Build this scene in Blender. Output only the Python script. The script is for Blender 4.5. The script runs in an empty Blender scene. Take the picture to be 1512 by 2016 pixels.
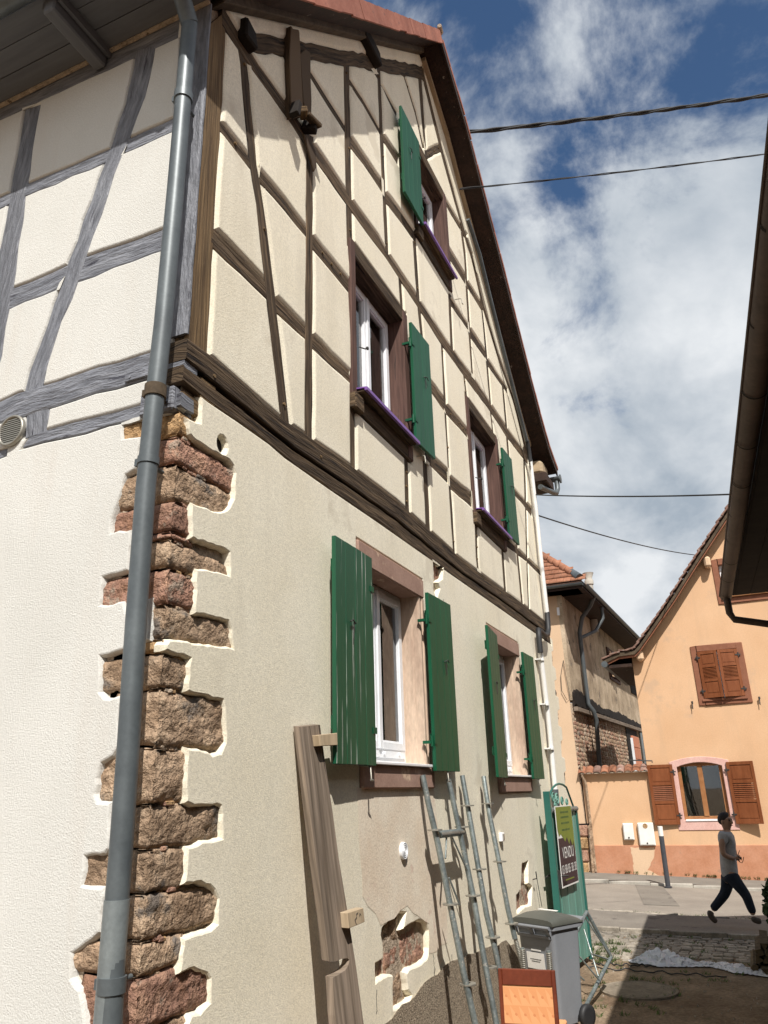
import bpy, bmesh, math, random
from mathutils import Vector, Matrix, noise
from mathutils.geometry import delaunay_2d_cdt
random.seed(7)
R = math.radians
sc = bpy.context.scene
C = sc.collection
# ------------------------------------------------------------------ camera, world, sun
H = 2.1                                   # eye height above the yard (m)
FPX, CX, CY = 1510.0, 756.0, 1008.0       # focal length of the photograph in its own pixels
YAW, PITCH, ROLL = 0.40952516, 0.354612754, -0.0292134402
fw = Vector((math.cos(PITCH)*math.cos(YAW), math.cos(PITCH)*math.sin(YAW), math.sin(PITCH)))
rt = fw.cross(Vector((0, 0, 1))).normalized(); up = rt.cross(fw)
rt, up = rt*math.cos(ROLL)+up*math.sin(ROLL), -rt*math.sin(ROLL)+up*math.cos(ROLL)
cam = bpy.data.objects.new('camera', bpy.data.cameras.new('camera')); C.objects.link(cam); sc.camera = cam
cam.data.sensor_fit = 'VERTICAL'; cam.data.sensor_height = 24; cam.data.lens = FPX/2016*24
cam.data.clip_end = 2000; cam.data.clip_start = .05
m = Matrix((rt, up, -fw)).transposed().to_4x4(); m.translation = (0, 0, H); cam.matrix_world = m
SUN_AZ, SUN_EL = 32, 51                   # the light travels towards azimuth 32 deg (from +x to +y)
s = Vector((math.cos(R(SUN_EL))*math.cos(R(SUN_AZ)), math.cos(R(SUN_EL))*math.sin(R(SUN_AZ)), -math.sin(R(SUN_EL))))
sun = bpy.data.objects.new('sun', bpy.data.lights.new('sun', 'SUN')); C.objects.link(sun)
sun.data.energy = 5.0; sun.data.angle = R(.53); sun.data.color = (1, .96, .91)
sun.rotation_euler = s.to_track_quat('-Z', 'Y').to_euler()
w = bpy.data.worlds.new('World'); sc.world = w; w.use_nodes = True
nt = w.node_tree; nt.nodes.clear(); N = nt.nodes.new; L = nt.links.new
sky = N('ShaderNodeTexSky'); sky.sky_type = 'NISHITA'; sky.sun_disc = False
sky.sun_elevation = R(SUN_EL); sky.sun_rotation = R(90-(SUN_AZ+180)); sky.air_density = 1.0; sky.dust_density = .4; sky.ozone_density = 2.5
bg = N('ShaderNodeBackground'); bg.inputs[1].default_value = .085
hsv = N('ShaderNodeHueSaturation'); hsv.inputs['Saturation'].default_value = 1.12; hsv.inputs['Value'].default_value = .95
L(sky.outputs[0], hsv.inputs['Color']); L(hsv.outputs[0], bg.inputs[0])
tc = N('ShaderNodeTexCoord'); sep = N('ShaderNodeSeparateXYZ'); L(tc.outputs['Generated'], sep.inputs[0])
def mth(op, a, b=None, c=None):
    n = N('ShaderNodeMath'); n.operation = op
    for i, v in enumerate((a, b, c)):
        if v is None: continue
        if isinstance(v, (int, float)): n.inputs[i].default_value = v
        else: L(v, n.inputs[i])
    return n.outputs[0]
zz = mth('ADD', mth('MAXIMUM', sep.outputs[2], 0.0), .55)
comb = N('ShaderNodeCombineXYZ')
L(mth('DIVIDE', sep.outputs[0], zz), comb.inputs[0]); L(mth('DIVIDE', sep.outputs[1], zz), comb.inputs[1])
def wnoise(scale, det, rough, off, dist=0.0):
    mp = N('ShaderNodeMapping'); mp.inputs['Location'].default_value = off; L(comb.outputs[0], mp.inputs[0])
    n = N('ShaderNodeTexNoise'); n.inputs['Scale'].default_value = scale; n.inputs['Detail'].default_value = det
    n.inputs['Roughness'].default_value = rough; n.inputs['Distortion'].default_value = dist
    L(mp.outputs[0], n.inputs[0]); return n.outputs[0]
n1 = wnoise(4.2, 12, .62, (3.1, 1.7, 0), .25); n2 = wnoise(1.7, 3, .5, (7.3, 2.2, 4)); n3 = wnoise(4.6, 8, .55, (1, 9, 2), .2)
dens = mth('ADD', mth('MULTIPLY', n1, .62), mth('MULTIPLY', n2, .5))
dens = mth('ADD', dens, mth('MULTIPLY', mth('SUBTRACT', .76, sep.outputs[2]), .50))
mr = N('ShaderNodeMapRange'); mr.interpolation_type = 'SMOOTHSTEP'; mr.inputs['From Min'].default_value = .475; mr.inputs['From Max'].default_value = .60
L(dens, mr.inputs['Value'])
cr = N('ShaderNodeValToRGB'); e = cr.color_ramp.elements
e[0].position = .34; e[0].color = (.42, .49, .57, 1); e[1].position = .62; e[1].color = (.90, .93, .96, 1)
L(n3, cr.inputs[0])
bg2 = N('ShaderNodeBackground'); bg2.inputs[1].default_value = .76; L(cr.outputs[0], bg2.inputs[0])
mx = N('ShaderNodeMixShader'); L(mr.outputs[0], mx.inputs[0]); L(bg.outputs[0], mx.inputs[1]); L(bg2.outputs[0], mx.inputs[2])
wo = N('ShaderNodeOutputWorld'); L(mx.outputs[0], wo.inputs[0])
sc.view_settings.view_transform = 'Standard'; sc.view_settings.look = 'None'; sc.view_settings.gamma = 1
sc.view_settings.use_curve_mapping = False; sc.view_settings.exposure = .28

# ------------------------------------------------------------------ survey helpers: a sight line meets a known plane
def ray(x, y): return rt*((x-CX)/FPX) - up*((y-CY)/FPX) + fw
E0 = Vector((0, 0, H))
def W(x, y, Y=2.5): d = ray(x, y); return E0 + d*(Y/d.y)        # point on a plane parallel to the gable wall
def XP(x, y, X): d = ray(x, y); return E0 + d*(X/d.x)           # point on a plane parallel to the left wall
def G(x, y, z=0.0): d = ray(x, y); return E0 + d*((z-H)/d.z)    # point on a level plane

# ------------------------------------------------------------------ materials
MATS = {}
def newmat(name):
    mt = bpy.data.materials.new(name); mt.use_nodes = True; MATS[name] = mt
    t = mt.node_tree; b = t.nodes['Principled BSDF']; return mt, t, b
def surf(name, c1, c2, scale=3, rough=.9, bump=.0, bscale=80, bdist=.01, c3=None, spot=None, spot_scale=20, spot_t=.62, uv=None, stretch=None,
         var=0.0, metal=0.0, spec=.3, fine=.12, det=6, bump2=None, streak=None):
    """noise mix of two or three colours, fine mottling, optional spots of another colour, noise bump"""
    mt, t, b = newmat(name); n = t.nodes.new; l = t.links.new
    if uv: co = n('ShaderNodeUVMap').outputs[0]
    else: co = n('ShaderNodeNewGeometry').outputs['Position']
    oi = n('ShaderNodeObjectInfo')
    ad = n('ShaderNodeVectorMath'); ad.operation = 'MULTIPLY_ADD'; l(oi.outputs['Random'], ad.inputs[0]); ad.inputs[1].default_value = (37, 21, 13) if uv else (0, 0, 0); l(co, ad.inputs[2]); co = ad.outputs[0]
    def mapped(st):
        if not st: return co
        mp = n('ShaderNodeMapping'); mp.inputs['Scale'].default_value = st; l(co, mp.inputs[0]); return mp.outputs[0]
    def nz(sc_, det_=6, st=None, r=.6, dist=0):
        x = n('ShaderNodeTexNoise'); x.inputs['Scale'].default_value = sc_; x.inputs['Detail'].default_value = det_; x.inputs['Roughness'].default_value = r
        x.inputs['Distortion'].default_value = dist; l(mapped(st), x.inputs[0]); return x.outputs[0]
    a = nz(scale, det, stretch)
    r = n('ShaderNodeValToRGB'); el = r.color_ramp.elements
    el[0].position = .34; el[0].color = (*c1, 1); el[1].position = .66; el[1].color = (*c2, 1)
    if c3: x = el.new(.5); x.color = (*c3, 1)
    l(a, r.inputs[0]); col = r.outputs[0]
    f = nz(bscale*.7, 4, stretch)
    mm = n('ShaderNodeMix'); mm.data_type = 'RGBA'; mm.blend_type = 'MULTIPLY'; mm.inputs[0].default_value = 1
    mr_ = n('ShaderNodeMapRange'); mr_.inputs['From Min'].default_value = .3; mr_.inputs['From Max'].default_value = .7
    mr_.inputs['To Min'].default_value = 1-fine; mr_.inputs['To Max'].default_value = 1+fine; l(f, mr_.inputs[0])
    l(col, mm.inputs[6]); l(mr_.outputs[0], mm.inputs[7]); col = mm.outputs[2]
    if spot:
        sp = nz(spot_scale, 5, stretch, .65)
        mp_ = n('ShaderNodeMapRange'); mp_.inputs['From Min'].default_value = spot_t; mp_.inputs['From Max'].default_value = spot_t+.06; l(sp, mp_.inputs[0])
        m2 = n('ShaderNodeMix'); m2.data_type = 'RGBA'; l(mp_.outputs[0], m2.inputs[0]); l(col, m2.inputs[6]); m2.inputs[7].default_value = (*spot, 1); col = m2.outputs[2]
    if streak:
        sk_ = nz(1.0, 7, (3.2, 3.2, .42), .62, .4); sp_ = n('ShaderNodeMapRange'); sp_.inputs['From Min'].default_value = streak[1]; sp_.inputs['From Max'].default_value = streak[1]+.2; sp_.inputs['To Max'].default_value = streak[2]; l(sk_, sp_.inputs[0])
        m3 = n('ShaderNodeMix'); m3.data_type = 'RGBA'; l(sp_.outputs[0], m3.inputs[0]); l(col, m3.inputs[6]); m3.inputs[7].default_value = (*streak[0], 1); col = m3.outputs[2]
    if var:
        h = n('ShaderNodeHueSaturation'); mv = n('ShaderNodeMapRange'); l(oi.outputs['Random'], mv.inputs[0])
        mv.inputs['To Min'].default_value = 1-var; mv.inputs['To Max'].default_value = 1+var; l(mv.outputs[0], h.inputs['Value']); l(col, h.inputs['Color']); col = h.outputs[0]
    l(col, b.inputs['Base Color'])
    b.inputs['Roughness'].default_value = rough; b.inputs['Metallic'].default_value = metal; b.inputs['Specular IOR Level'].default_value = spec
    if bump:
        bp = n('ShaderNodeBump'); bp.inputs['Strength'].default_value = bump; bp.inputs['Distance'].default_value = bdist
        hgt = nz(bscale, 4, stretch)
        if bump2:
            h2 = nz(bump2[0], 5, stretch, .7); ma = n('ShaderNodeMath'); ma.operation = 'MULTIPLY_ADD'; l(h2, ma.inputs[0]); ma.inputs[1].default_value = bump2[1]; l(hgt, ma.inputs[2]); hgt = ma.outputs[0]
        l(hgt, bp.inputs['Height']); l(bp.outputs[0], b.inputs['Normal'])
    return mt
def plain(name, c, rough=.5, metal=0, spec=.5): return surf(name, tuple(x*.93 for x in c), tuple(min(1, x*1.05) for x in c), 6, rough, .08, 120, .002, metal=metal, spec=spec, fine=.05)

CREAM = surf('cream_render', (.78, .71, .55), (.84, .78, .63), 1.3, .95, .42, 130, .007, bump2=(40, .7), fine=.15, spot=(.70, .635, .50), spot_scale=1.3, spot_t=.6, streak=((.60, .54, .42), .53, .45))
WHITE = surf('white_render', (.605, .595, .55), (.66, .65, .605), 1.0, .95, .6, 120, .008, bump2=(40, .7), fine=.07, streak=((.60, .56, .50), .52, .5))
PINKR = surf('bare_patched_render', (.72, .60, .46), (.80, .71, .57), 3.5, .95, .35, 60, .008, fine=.12, spot=(.68, .53, .42), spot_scale=4, spot_t=.6)
ROUGHC = surf('pebble_dash', (.26, .21, .15), (.50, .41, .30), 60, .95, 1.0, 85, .03, fine=.4, spot=(.07, .055, .04), spot_scale=90, spot_t=.55)
WOOD = surf('weathered_timber', (.045, .028, .016), (.14, .095, .055), 34, .88, 1.0, 70, .014, c3=(.085, .057, .033), uv=1, stretch=(.055, 1, 1), fine=.45, bump2=(24, 1.2), spot=(.014, .009, .006), spot_scale=30, spot_t=.57, var=.2)
WOODB = surf('ochre_corner_timber', (.09, .054, .025), (.22, .145, .072), 30, .85, .9, 70, .01, c3=(.15, .095, .045), uv=1, stretch=(.045, 1, 1), fine=.4, bump2=(24, .8), spot=(.05, .033, .018), spot_scale=26, spot_t=.62)
WOODR = surf('red_brown_window_timber', (.07, .036, .027), (.125, .068, .052), 26, .8, .6, 70, .007, uv=1, stretch=(.06, 1, 1), fine=.25, spot=(.05, .03, .024), spot_scale=24, spot_t=.64)
WOODG = surf('grey_painted_timber', (.125, .13, .148), (.235, .243, .268), 22, .6, 1.0, 60, .016, c3=(.18, .187, .21), uv=1, stretch=(.16, 1, 1), fine=.25, bump2=(14, 1.5), spot=(.055, .055, .07), spot_scale=20, spot_t=.61, spec=.5)
WOODS = surf('grey_soffit_paint', (.10, .105, .115), (.14, .145, .155), 5, .7, .3, 30, .004, uv=1, stretch=(.1, 1, 1), fine=.1)
DARKW = surf('flaking_dark_soffit', (.022, .012, .008), (.045, .023, .015), 5, .7, .4, 40, .005, spot=(.30, .26, .22), spot_scale=9, spot_t=.66, fine=.3)
RAFT = surf('verge_rafter_wood', (.06, .042, .026), (.11, .08, .05), 6, .85, .5, 30, .006, fine=.25)
TILE = surf('red_clay_tile', (.27, .095, .06), (.37, .15, .10), 5, .75, .3, 60, .004, var=.15, fine=.15, spot=(.2, .09, .07), spot_scale=14, spot_t=.62)
TILEO = surf('orange_clay_tile', (.21, .085, .045), (.34, .155, .09), 5, .8, .4, 50, .006, var=.2, fine=.2, spot=(.2, .12, .09), spot_scale=7, spot_t=.6)
TILEB = surf('mossy_brown_tile', (.17, .09, .065), (.29, .18, .14), 6, .85, .4, 50, .006, var=.2, fine=.25, spot=(.32, .28, .24), spot_scale=16, spot_t=.6)
S_GREY = surf('grey_brown_sandstone', (.24, .16, .10), (.50, .365, .245), 7, .95, .9, 38, .03, c3=(.36, .25, .165), fine=.3, bump2=(9, 1.6), spot=(.17, .14, .115), spot_scale=3.5, spot_t=.56, var=.14)
S_RED = surf('red_sandstone', (.29, .155, .095), (.45, .27, .18), 7, .95, .9, 38, .03, c3=(.34, .19, .135), fine=.3, bump2=(9, 1.6), spot=(.33, .25, .19), spot_scale=6, spot_t=.56, var=.15)
S_OCH = surf('ochre_sandstone', (.34, .20, .09), (.48, .31, .16), 8, .95, .9, 38, .03, fine=.3, bump2=(9, 1.6), var=.1)
MORTAR = surf('old_mortar', (.33, .26, .19), (.50, .40, .30), 10, 1, .9, 45, .02, fine=.3, spot=(.15, .11, .08), spot_scale=16, spot_t=.6)
FRAMES = surf('pink_sandstone_surround', (.30, .185, .14), (.38, .245, .19), 4, .9, .4, 60, .006, fine=.1, spot=(.62, .46, .32), spot_scale=3.2, spot_t=.62)
JAMBS = surf('worn_cream_sandstone', (.44, .315, .235), (.60, .46, .345), 5, .9, .4, 60, .006, stretch=(1, 1, .3), fine=.15, spot=(.26, .2, .14), spot_scale=5, spot_t=.66)
GREEN = surf('green_shutter_paint', (.003, .066, .028), (.006, .085, .038), 4, .5, .12, 40, .003, uv=1, stretch=(.1, 1, 1), fine=.12, spec=.3)
GREENW = surf('peeling_green_paint', (.003, .066, .028), (.006, .085, .038), 4, .5, .3, 40, .003, uv=1, stretch=(.028, 1, 1), fine=.06, spec=.5, spot=(.50, .51, .46), spot_scale=24, spot_t=.60)
TEAL = surf('teal_gate_paint', (.10, .24, .19), (.15, .30, .245), 4, .5, .2, 40, .003, stretch=(1, 1, .1), fine=.12, spot=(.26, .40, .34), spot_scale=12, spot_t=.62)
TEALD = plain('deep_teal_paint', (.02, .12, .095), .45)
PVC = plain('white_plastic', (.80, .81, .82), .3)
PIPEW = plain('white_pipe', (.74, .73, .70), .45)
PURPLE = plain('purple_sill_paint', (.19, .085, .33), .45)
IRON = plain('dark_iron', (.035, .033, .03), .6)
BLACK = plain('black_rubber', (.02, .02, .021), .6)
ZINC = surf('grey_zinc', (.085, .098, .104), (.13, .148, .153), 3, .46, .1, 60, .002, metal=.25, fine=.08, spot=(.4, .42, .42), spot_scale=30, spot_t=.72, spec=.5)
ZINCB = surf('bright_zinc', (.20, .225, .23), (.27, .30, .30), 3, .42, .1, 60, .002, metal=.4, fine=.1)
GALV = surf('cement_splashed_galvanised_steel', (.17, .20, .20), (.29, .33, .32), 7, .42, .3, 70, .003, metal=.55, fine=.25, spot=(.58, .55, .48), spot_scale=24, spot_t=.61, spec=.5)
PLANK = surf('old_grey_plank', (.13, .098, .07), (.27, .21, .16), 24, .9, .7, 60, .005, c3=(.20, .155, .115), uv=1, stretch=(.045, 1, 1), fine=.3, spot=(.06, .043, .032), spot_scale=22, spot_t=.62)
NEWW = surf('fresh_cut_wood', (.36, .27, .17), (.46, .36, .24), 8, .85, .4, 40, .004, uv=1, stretch=(.1, 1, 1), fine=.2)
PEACH = surf('peach_render', (.62, .385, .22), (.68, .44, .265), .8, .95, .35, 50, .01, fine=.06, bump2=(3, .3), spot=(.57, .38, .24), spot_scale=.7, spot_t=.57, streak=((.52, .35, .22), .52, .35))
PEACHP = surf('peach_strip_render', (.60, .42, .27), (.66, .47, .31), 1, .95, .3, 50, .01, fine=.06)
PLINTH = surf('terracotta_plinth_render', (.44, .20, .11), (.53, .27, .165), 2, .95, .3, 40, .01, fine=.08, spot=(.40, .22, .14), spot_scale=2, spot_t=.6)
PINK = surf('flaking_pink_paint', (.60, .36, .31), (.66, .43, .37), 3, .85, .2, 50, .004, spot=(.36, .2, .16), spot_scale=9, spot_t=.68)
BROWNP = surf('brown_shutter_varnish', (.17, .05, .016), (.24, .08, .03), 6, .45, .1, 40, .003, stretch=(1, 1, .2), fine=.1)
BROWNF = surf('brown_frame_paint', (.22, .085, .045), (.27, .11, .06), 6, .6, .1, 40, .003, fine=.08)
BROWNL = surf('honey_window_wood', (.28, .12, .045), (.36, .17, .07), 6, .5, .1, 40, .003, fine=.1)
OLDR = surf('stained_old_render', (.30, .225, .15), (.58, .465, .335), 1.3, .95, .6, 30, .02, c3=(.45, .35, .24), fine=.15, spot=(.19, .15, .11), spot_scale=2.2, spot_t=.58, det=9, streak=((.20, .155, .11), .56, .5))
RUBBLE = surf('rubble_backing', (.30, .22, .15), (.50, .39, .28), 6, 1, .9, 30, .03, fine=.3, spot=(.17, .11, .08), spot_scale=9, spot_t=.56)
BRICK = surf('orange_brick', (.52, .19, .10), (.60, .25, .15), 8, .85, .3, 50, .005, var=.1)
ASPH = surf('old_asphalt', (.17, .15, .125), (.23, .205, .17), 1.2, .95, .5, 90, .008, fine=.2, spot=(.12, .105, .09), spot_scale=2, spot_t=.6)
ASPH2 = surf('paler_asphalt', (.23, .20, .165), (.29, .255, .21), 1.2, .95, .5, 90, .008, fine=.2)
PAVE = surf('sidewalk_asphalt', (.17, .155, .13), (.22, .20, .17), 1.5, .95, .5, 90, .008, fine=.18)
KERB = surf('pale_kerb_stone', (.36, .33, .28), (.46, .43, .37), 4, .9, .3, 60, .006, var=.1)
SETT = surf('granite_sett', (.20, .175, .14), (.36, .32, .26), 9, .85, .5, 60, .008, var=.22, fine=.2)
DIRT = surf('yard_dirt', (.15, .10, .062), (.29, .215, .145), 1.6, 1, .8, 40, .02, c3=(.215, .155, .10), fine=.3, spot=(.075, .085, .035), spot_scale=1.5, spot_t=.62, bump2=(6, 1.5), det=9)
BIN = surf('grey_bin_plastic', (.20, .21, .225), (.225, .235, .25), 3, .42, .05, 90, .001, fine=.04, spec=.5)
BINL = surf('dark_lid_plastic', (.075, .078, .066), (.10, .10, .085), 3, .5, .05, 90, .001, fine=.06, spec=.5)
PAPER = plain('white_label', (.78, .76, .71), .7)
MAHOG = surf('mahogany_chair_frame', (.12, .024, .010), (.17, .038, .016), 5, .35, .05, 60, .001, fine=.1, spec=.5)
SKIN = plain('skin', (.32, .19, .13), .6)
SHIRT = surf('grey_cotton', (.30, .295, .295), (.40, .395, .395), 9, .95, .2, 60, .004)
JEANS = surf('navy_denim', (.012, .016, .026), (.02, .026, .04), 9, .95, .2, 90, .003)
HAIR = plain('dark_hair', (.016, .011, .009), .7)
SHOE = plain('brown_shoe_leather', (.06, .045, .035), .7)
GREYB = surf('anthracite_bollard_paint', (.05, .053, .062), (.07, .073, .082), 5, .5, .05, 60, .001)
GUTT = surf('brown_gutter_paint', (.045, .028, .020), (.075, .048, .034), 4, .6, .1, 40, .003, fine=.15)
DKB = surf('dark_wood_and_shade', (.010, .007, .005), (.02, .014, .010), 5, .9, .3, 40, .005)  # near-black wood; also carries the shade of eaves and openings in its colour
PLAST = plain('crumpled_plastic', (.66, .66, .70), .5)
BARK = surf('firewood_bark', (.05, .035, .02), (.11, .08, .045), 12, .95, .8, 40, .01, var=.3)
LEAF = surf('dark_leaves', (.025, .05, .015), (.05, .085, .025), 12, .7, .1, 40, .002, var=.2)
GRASS = surf('weed_leaves', (.06, .10, .025), (.12, .17, .05), 12, .8, .1, 40, .002)
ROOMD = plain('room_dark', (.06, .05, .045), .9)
CURT = surf('pale_curtain', (.40, .37, .33), (.55, .52, .46), 3, .9, .2, 40, .01, stretch=(3, 3, .1))
ROPE = plain('cable_sheath', (.02, .02, .02), .7)
STEEL = plain('dull_steel', (.35, .33, .28), .45, .6)
LIME = plain('lime_green_print', (.18, .22, .025), .6); AUBER = plain('aubergine_print', (.04, .017, .022), .6)
def glassmat():
    mt, t, b = newmat('window_glass'); n = t.nodes.new; l = t.links.new
    tr = n('ShaderNodeBsdfTransparent'); tr.inputs[0].default_value = (.90, .92, .91, 1); gl = n('ShaderNodeBsdfGlossy'); gl.inputs['Roughness'].default_value = .02
    fr = n('ShaderNodeFresnel'); fr.inputs[0].default_value = 1.6; ma = n('ShaderNodeMath'); ma.operation = 'MULTIPLY_ADD'; l(fr.outputs[0], ma.inputs[0]); ma.inputs[1].default_value = 1.4; ma.inputs[2].default_value = .03; ma.use_clamp = True
    mx_ = n('ShaderNodeMixShader'); l(ma.outputs[0], mx_.inputs[0]); l(tr.outputs[0], mx_.inputs[1]); l(gl.outputs[0], mx_.inputs[2]); l(mx_.outputs[0], t.nodes['Material Output'].inputs[0])
    return mt
GLASS = glassmat()
def upholstery():
    mt, t, b = newmat('rhombus_patterned_upholstery'); n = t.nodes.new; l = t.links.new
    uvn = n('ShaderNodeUVMap'); sp = n('ShaderNodeSeparateXYZ'); l(uvn.outputs[0], sp.inputs[0])
    def M(op, a, b_=None):
        x = n('ShaderNodeMath'); x.operation = op
        for i, v in enumerate((a, b_)):
            if v is None: continue
            if isinstance(v, (int, float)): x.inputs[i].default_value = v
            else: l(v, x.inputs[i])
        return x.outputs[0]
    fy = M('FRACT', M('MULTIPLY', sp.outputs[1], 8.0)); fx = M('FRACT', M('ADD', M('MULTIPLY', sp.outputs[0], 15.0), M('MULTIPLY', fy, .35)))
    tri = M('GREATER_THAN', M('ADD', fx, fy), 1.0)                 # slanted triangles
    dx = M('SUBTRACT', fx, .5); dy = M('MULTIPLY', M('SUBTRACT', fy, .5), 1.8)
    dot = M('LESS_THAN', M('ADD', M('MULTIPLY', dx, dx), M('MULTIPLY', dy, dy)), .02)
    c1 = n('ShaderNodeMix'); c1.data_type = 'RGBA'; l(tri, c1.inputs[0]); c1.inputs[6].default_value = (.70, .34, .15, 1); c1.inputs[7].default_value = (.66, .29, .12, 1)
    c2 = n('ShaderNodeMix'); c2.data_type = 'RGBA'; l(dot, c2.inputs[0]); l(c1.outputs[2], c2.inputs[6]); c2.inputs[7].default_value = (.58, .22, .09, 1)
    l(c2.outputs[2], b.inputs['Base Color']); b.inputs['Roughness'].default_value = .9
    return mt
UPH = upholstery()

# ------------------------------------------------------------------ mesh helpers
class MB:
    def __init__(s): s.v = []; s.f = []; s.uv = []; s.sm = []
    def face(s, pts, uvs=None, smooth=False):
        i = len(s.v); s.v += [Vector(p) for p in pts]; s.f.append(list(range(i, i+len(pts)))); s.uv.append(uvs or [(0, 0)]*len(pts)); s.sm.append(smooth)
    def grid(s, rows, smooth=True, closed=False, uvs=None):
        """rows of points, stitched to quads; shared vertices"""
        i = len(s.v); n = len(rows[0])
        for r_ in rows: s.v += [Vector(p) for p in r_]
        for a in range(len(rows)-1):
            for b in range(n if closed else n-1):
                c = (b+1) % n
                s.f.append([i+a*n+b, i+a*n+c, i+(a+1)*n+c, i+(a+1)*n+b]); s.sm.append(smooth)
                if uvs: s.uv.append([uvs(a, b), uvs(a, b+1), uvs(a+1, b+1), uvs(a+1, b)])
                else: s.uv.append([(a*.1, b*.1)]*4)
    def hexa(s, P):
        """8 corners: 0-3 one end loop, 4-7 the other; u runs from the first loop to the second"""
        Lg = (Vector(P[4])-Vector(P[0])).length
        s.face([P[3], P[2], P[1], P[0]], [(0, 0), (.1, 0), (.1, .1), (0, .1)]); s.face(P[4:8], [(0, 0), (.1, 0), (.1, .1), (0, .1)])
        v = 0
        for k in range(4):
            a, b = k, (k+1) % 4; wd = (Vector(P[a])-Vector(P[b])).length
            s.face([P[a], P[b], P[b+4], P[a+4]], [(0, v), (0, v+wd), (Lg, v+wd), (Lg, v)]); v += wd
    def box(s, lo, hi):
        d = [hi[i]-lo[i] for i in range(3)]; ax = max(range(3), key=lambda i: abs(d[i]))
        b, c = (ax+1) % 3, (ax+2) % 3
        def pt(a_, b_, c_):
            p = [0, 0, 0]; p[ax] = a_; p[b] = b_; p[c] = c_; return Vector(p)
        s.hexa([pt(lo[ax], lo[b], lo[c]), pt(lo[ax], hi[b], lo[c]), pt(lo[ax], hi[b], hi[c]), pt(lo[ax], lo[b], hi[c]),
                pt(hi[ax], lo[b], lo[c]), pt(hi[ax], hi[b], lo[c]), pt(hi[ax], hi[b], hi[c]), pt(hi[ax], lo[b], hi[c])])
    def bar(s, p, q, wdt, hgt, upv=(0, 0, 1)):
        p, q = Vector(p), Vector(q); d = (q-p).normalized(); u = Vector(upv)
        a = d.cross(u)
        if a.length < 1e-3: a = d.cross(Vector((1, 0, 0)))
        a.normalize(); b = a.cross(d); a *= wdt/2; b *= hgt/2
        s.hexa([p-a-b, p+a-b, p+a+b, p-a+b, q-a-b, q+a-b, q+a+b, q-a+b])
    def tube(s, pts, r, n=12, cap=True, arc=None):
        pts = [Vector(p) for p in pts]; rs = r if isinstance(r, (list, tuple)) else [r]*len(pts); rows = []; d0 = None; a = None
        for i, p in enumerate(pts):
            d = (pts[min(i+1, len(pts)-1)]-pts[max(i-1, 0)]).normalized()
            if a is None:
                a = d.cross(Vector((0, 0, 1)) if abs(d.z) < .95 else Vector((1, 0, 0))).normalized()
            a = (a-d*a.dot(d)).normalized(); b = d.cross(a)
            if arc: th = [arc[0]+(arc[1]-arc[0])*k/(n-1) for k in range(n)]
            else: th = [2*math.pi*k/n for k in range(n)]
            rows.append([p+a*math.cos(t)*rs[i]+b*math.sin(t)*rs[i] for t in th])
        s.grid(rows, True, not arc)
        if cap and not arc: s.face(rows[0][::-1]); s.face(rows[-1])
    def prism(s, pts, off):
        off = Vector(off); pts = [Vector(p) for p in pts]; n = len(pts)
        s.face(pts); s.face([p+off for p in reversed(pts)])
        for k in range(n):
            a, b = pts[k], pts[(k+1) % n]; wd = (a-b).length; s.face([b, a, a+off, b+off], [(0, 0), (wd, 0), (wd, .1), (0, .1)])
def tag(o, label=None, cat=None, group=None, kind=None):
    if label: o['label'] = label
    if cat: o['category'] = cat
    if group: o['group'] = group
    if kind: o['kind'] = kind
    return o
WPOS = {}
def wpos(o):
    p = Vector((0, 0, 0))
    while o: p += o.location; o = o.parent
    return p
def obj(name, mb, mt, parent=None, bevel=0, **kw):
    """link the collected faces as one object whose origin is the middle of its own shape"""
    xs = [v.x for v in mb.v]; ys = [v.y for v in mb.v]; zs = [v.z for v in mb.v]
    o0 = Vector(((min(xs)+max(xs))/2, (min(ys)+max(ys))/2, min(zs)))
    me = bpy.data.meshes.new(name); me.from_pydata([v-o0 for v in mb.v], [], mb.f)
    uvl = me.uv_layers.new(name='UVMap'); k = 0
    for fu in mb.uv:
        for u in fu: uvl.data[k].uv = u; k += 1
    me.polygons.foreach_set('use_smooth', mb.sm)
    me.materials.append(mt); me.update()
    if bevel:
        bm = bmesh.new(); bm.from_mesh(me); bmesh.ops.remove_doubles(bm, verts=bm.verts, dist=1e-5)
        bmesh.ops.recalc_face_normals(bm, faces=bm.faces)
        es = [e for e in bm.edges if len(e.link_faces) == 2 and e.calc_face_angle(0) > .5]
        bmesh.ops.bevel(bm, geom=es, offset=bevel, segments=1, affect='EDGES'); bm.to_mesh(me); bm.free()
    o = bpy.data.objects.new(name, me); C.objects.link(o)
    if parent is not None: o.parent = parent; o.location = o0-wpos(parent)
    else: o.location = o0
    tag(o, **kw); return o
def thing(name, loc, label, cat, group=None, kind=None):
    o = bpy.data.objects.new(name, None); C.objects.link(o); o.location = loc; o.empty_display_size = .2
    return tag(o, label, cat, group, kind)
def quickbox(name, lo, hi, mt, parent=None, bevel=0, **kw):
    mb = MB(); mb.box(lo, hi); return obj(name, mb, mt, parent, bevel, **kw)
def pip(p, poly):
    c = False; n = len(poly); x, y = p
    for i in range(n):
        x1, y1 = poly[i]; x2, y2 = poly[i-1]
        if (y1 > y) != (y2 > y) and x < (x2-x1)*(y-y1)/(y2-y1)+x1: c = not c
    return c
def area(p): return sum(p[i-1][0]*p[i][1]-p[i][0]*p[i-1][1] for i in range(len(p)))/2
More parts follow.
